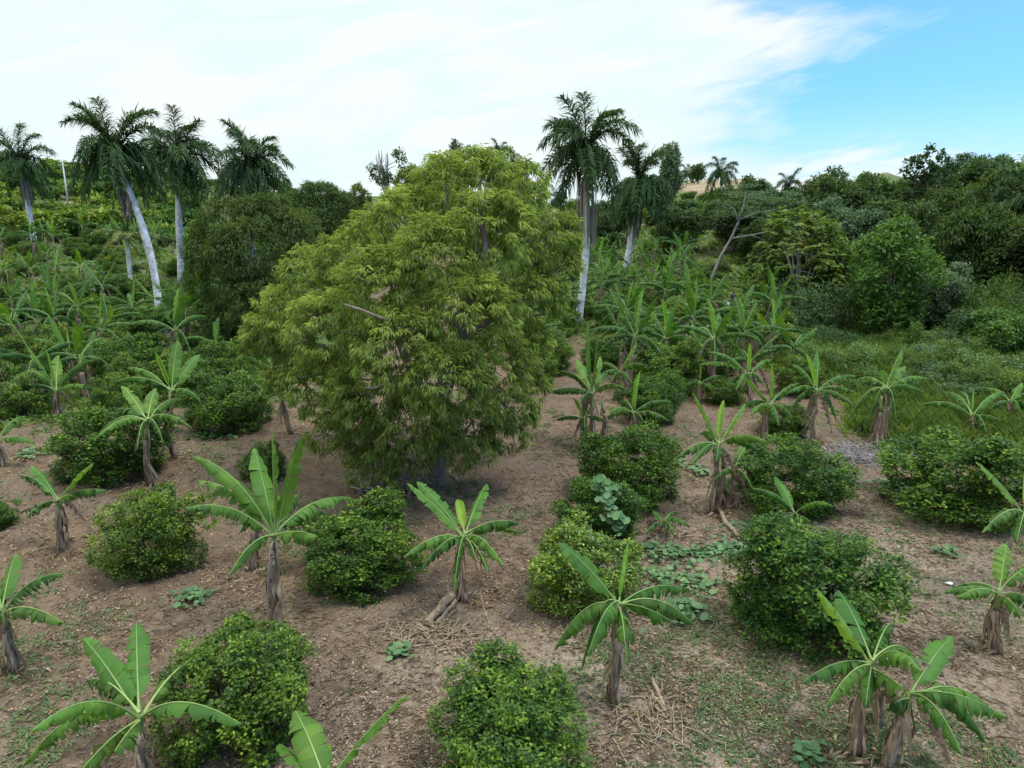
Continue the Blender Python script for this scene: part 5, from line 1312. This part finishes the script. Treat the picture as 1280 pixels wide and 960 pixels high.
# pumpkin vines: creeping stems with broad round leaves
def disc_leaves(P, N, r, g):
    n = len(P); N = nrm(N); ref = nrm(np.cross(N, rdir(n, g))); S2 = np.cross(N, ref); k = 7
    V = [P + N * .0]
    for j in range(k):
        a = 2 * math.pi * j / k + .25; rr = r * (1.0 if j else .55) * g.uniform(.85, 1.1, n)
        V.append(P + (ref * math.cos(a) + S2 * math.sin(a)) * rr[:, None] + N * (rr * .18)[:, None])
    V = np.stack(V, 1).reshape(-1, 3); i = np.arange(n)[:, None] * (k + 1); Tt = []
    for j in range(k): Tt.append(i + np.array([[0, 1 + j, 1 + (j + 1) % k]]))
    return V, np.concatenate(Tt, 1).reshape(-1, 3), k + 1
def vine(path, n, width, label, seed, r=.12, top=None, hgt=.14):
    g = np.random.default_rng(seed)
    if top is None: n, r, width = int(n * 1.5), r * .78, width * 1.2
    pts = np.array([ground(*p) for p in path]) if top is None else np.array(top)
    root = pts[0].copy()
    t = g.random(n) * (len(pts) - 1); i = np.minimum(t.astype(int), len(pts) - 2) if len(pts) > 1 else np.zeros(n, int)
    P = pts[i] + (pts[i + 1] - pts[i]) * (t - i)[:, None] if len(pts) > 1 else np.repeat(pts, n, 0)
    if top is None:
        P[:, 0] += g.normal(0, width, n); P[:, 1] += g.normal(0, width, n); P[:, 2] = H(P[:, 0], P[:, 1]) + g.uniform(.04, hgt, n)
    else: P = P + g.normal(0, width, (n, 3)) * np.array([1, .8, .8])
    V, Tt, k = disc_leaves(P - root, Z3 + g.normal(0, .28, (n, 3)) + (np.array([0, -.7, 0]) if top is not None else 0), r * g.uniform(.4, 1.1, n), g)
    e = empty('pumpkin_vine', root, label, 'vine', 'pumpkin vines creeping over the ground')
    link('foliage', tri_mesh('foliage', V, Tt, np.repeat(g.uniform(0.1, .9, n), k), [M['pumpkin']]), e)
    mb = MB(); Q = pts - root
    tt = np.linspace(0, len(pts) - 1, 6 * len(pts)); C = np.stack([np.interp(tt, np.arange(len(pts)), Q[:, a]) for a in range(3)], 1)
    C[:, :2] += g.normal(0, .04, (len(C), 2))
    if top is None: C[:, 2] = H(C[:, 0] + root[0], C[:, 1] + root[1]) - root[2] + .03
    mb.tube(C, .014, 5, 0, False); link('stem', mb.mesh('stem', [M['stem_green']]), e)
vine([(225, 748), (255, 750)], 60, .14, 'small bluish pumpkin patch on the earth above the large bottom left bush', 51, .10)
vine([(490, 815), (500, 820)], 26, .10, 'little green pumpkin patch below the felled banana stem', 52, .12)
vine([(800, 690), (850, 695), (900, 690), (918, 688)], 240, .22, 'long pumpkin vine creeping right from the centre citrus bushes', 53, .11)
vine([(815, 720), (850, 725), (885, 735)], 110, .18, 'shorter pumpkin vine below the long creeping one', 54, .11)
vine([(845, 764), (862, 772)], 60, .16, 'pumpkin patch beside the nearest centre banana plant', 55, .14)
vine([(900, 670), (950, 660), (975, 655)], 70, .2, 'sparse pumpkin vine leading to the right hand citrus bushes', 56, .11)
vine([(940, 690), (955, 680)], 60, .2, 'pumpkin leaves at the left foot of the largest right citrus bush', 57, .12)
vine([(250, 545), (285, 548)], 50, .2, 'bluish pumpkin patch at the foot of the dark left citrus bush', 58, .12)
vine([(850, 582), (875, 590), (895, 598)], 60, .2, 'pumpkin vine between the centre row and the shaggy clump', 59, .11)
vine([(1005, 945), (1015, 955)], 30, .10, 'small green pumpkin plant at the bottom left of the banana pair', 60, .12)
vine([(30, 565), (45, 570)], 40, .16, 'pale pumpkin patch on the earth at the far left', 61, .12)
vine([(1175, 690), (1190, 694)], 30, .14, 'small pumpkin patch on the open earth on the right', 62, .10)
vine([(1105, 605), (1125, 612)], 40, .18, 'pumpkin patch below the heap of dead brush', 63, .10)
bb = [o for o in COL.objects if o.get('label', '').startswith('citrus bush overgrown')][0]
bx, by, bz = bb.location
tops = [at_depth(u, v, by + dy) for u, v, dy in ((748, 604, -.55), (762, 612, -.7), (758, 628, -.95), (768, 645, -1.05), (775, 660, -1.1))]
vine(None, 75, .12, 'pumpkin vine climbing over the citrus bush in the centre row', 64, .13, top=tops)

# ------------------------------------------------------------------ uncountable cover: litter, straw, weeds, grass
def scatter(n, r0, r1, a0, a1, g, power=1.0):
    r = r0 * (r1 / r0) ** (g.random(n) ** power); a = np.radians(g.uniform(a0, a1, n))
    x, y = r * np.sin(a), r * np.cos(a); return x, y, r
def flat(n, r0, r1, g, Lr, Wf, keep, name, mat, tilt=.35, lift=(.004, .03), tint=(0, 1), up=0.0, bend=.2, az=(-44, 44), tp=1.0):
    x, y, r = scatter(n, r0, r1, az[0], az[1], g)
    k = keep(x, y, r); x, y, r = x[k], y[k], r[k]; n = len(x)
    a = g.uniform(0, 6.283, n); D = np.stack([np.cos(a), np.sin(a), g.normal(up, tilt * .5, n)], 1)
    N = nrm(Z3 + g.normal(0, tilt, (n, 3)))
    L_ = g.uniform(Lr[0], Lr[1], n)
    P = np.stack([x, y, H(x, y) + .012 + g.uniform(lift[0], lift[1], n)], 1)
    V, Tt = leaves(P, D, N, L_, L_ * Wf * g.uniform(.7, 1.3, n), bend, .15)
    t = np.repeat(tint[0] + (tint[1] - tint[0]) * g.random(n) ** tp, 4)
    o = link(name, tri_mesh(name, V, Tt, t, [mat])); tag(o, kind='stuff'); return o
gl = np.random.default_rng(404)
dens = lambda x, y, s, k, thr: (wob(x, y, s, k) + gl.normal(0, .5, len(x))) > thr
notgreen = lambda x, y: zones(x, y)[0] < .5
flat(130000, 7, 46, gl, (.03, .10), .36, lambda x, y, r: dens(x, y, .8, 6., -.45) & notgreen(x, y), 'leaf_litter', M['litter'], tp=1.7)
flat(90000, 7, 30, gl, (.10, .32), .034, lambda x, y, r: dens(x, y, .5, 7., -.2) & ((zones(x, y)[1] + gl.normal(0, .25, len(x))) > .25), 'dry_straw', M['straw'], tilt=.18, lift=(.0, .035))
flat(16000, 7, 40, gl, (.02, .055), .7, lambda x, y, r: dens(x, y, .4, 9., .5), 'pale_leaf_flakes', M['litter'], tint=(.75, 1))
# yellowing fallen leaves gathered round the bushes
xs, ys = [], []
for p in NEARP:
    if p[1] < 32:
        q = gl.normal(0, 1.1, (150, 2)); xs.append(p[0] + q[:, 0]); ys.append(p[1] + q[:, 1] * .9)
x, y = np.concatenate(xs), np.concatenate(ys); n = len(x); a = gl.uniform(0, 6.283, n)
P = np.stack([x, y, H(x, y) + .02 + gl.uniform(0, .03, n)], 1)
M['fallen'] = leaf_mat('fallen_citrus_leaf', (0.16, 0.10, 0.05), (0.46, 0.34, 0.12), .1, .8, .1, (1.1, 1, .7), .2, 3.0)
V, Tt = leaves(P, np.stack([np.cos(a), np.sin(a), gl.normal(0, .2, n)], 1), nrm(Z3 + gl.normal(0, .4, (n, 3))), gl.uniform(.05, .11, n), gl.uniform(.02, .045, n))
tag(link('fallen_leaves', tri_mesh('fallen_leaves', V, Tt, np.repeat(gl.random(n), 4), [M['fallen']])), kind='stuff')
# shredded dry banana leaf gathered at the foot of the banana stems
xs, ys = [], []
for p in NEARP[:len(NEAR)]:
    if p[1] < 40:
        q = gl.normal(0, .42, (46, 2)); xs.append(p[0] + q[:, 0]); ys.append(p[1] + q[:, 1])
x, y = np.concatenate(xs), np.concatenate(ys); n = len(x); a = gl.uniform(0, 6.283, n)
P = np.stack([x, y, H(x, y) + .03 + gl.uniform(0, .07, n)], 1)
V, Tt = leaves(P, np.stack([np.cos(a), np.sin(a), gl.normal(0, .25, n)], 1), nrm(Z3 + gl.normal(0, .5, (n, 3))), gl.uniform(.12, .42, n), gl.uniform(.02, .07, n), .2)
tag(link('banana_mulch', tri_mesh('banana_mulch', V, Tt, np.repeat(gl.random(n), 4), [M['dry_leaf']])), kind='stuff')
# weeds: tufts of small leaves in loose patches
def tufts(n, r0, r1, keep, name, mat, L, W, m, up, sp, az=(-44, 44), g=gl):
    x, y, r = scatter(n, r0, r1, az[0], az[1], g); k = keep(x, y, r); x, y = x[k], y[k]; n = len(x)
    X = np.repeat(x, m) + g.normal(0, sp, n * m); Y = np.repeat(y, m) + g.normal(0, sp, n * m); K = n * m
    a = g.uniform(0, 6.283, K); D = nrm(np.stack([np.cos(a), np.sin(a), g.uniform(up[0], up[1], K)], 1))
    N = nrm(Z3 + g.normal(0, .3, (K, 3)) + np.stack([np.cos(a), np.sin(a), np.zeros(K)], 1) * -.4)
    s = np.repeat(g.uniform(.6, 1.3, n), m)
    V, Tt = leaves(np.stack([X, Y, H(X, Y)], 1), D, N, L * s * g.uniform(.6, 1.2, K), W * s, .25)
    t = np.repeat(np.clip(np.repeat(g.uniform(.1, .9, n), m) + g.normal(0, .1, K), 0, 1), 4)
    tag(link(name, tri_mesh(name, V, Tt, t, [mat])), kind='stuff')
tufts(20000, 7, 36, lambda x, y, r: (wob(x, y, .42, 8.) + gl.normal(0, .35, len(x)) + .5 * sstep((np.degrees(np.arctan2(x, y)) + 2) / 10)) > .68, 'weeds', M['weed'], .10, .03, 12, (.2, 1.3), .08)
tufts(13000, 27, 80, lambda x, y, r: zones(x, y)[0] + gl.normal(0, .2, len(x)) > .45, 'undergrowth', M['midgreen'], .36, .12, 12, (.2, 1.6), .3)
tufts(7500, 26, 62, lambda x, y, r: (zones(x, y)[0] + gl.normal(0, .15, len(x)) > .6) & (np.degrees(np.arctan2(x, y)) > 15), 'tall_grass', M['grass'], .75, .03, 18, (1.2, 4.0), .25, az=(14, 46))
tufts(8000, 62, 240, lambda x, y, r: (zones(x, y)[0] + gl.normal(0, .2, len(x)) > .5), 'hill_scrub', M['midgreen'], .9, .35, 8, (.3, 1.4), .8)
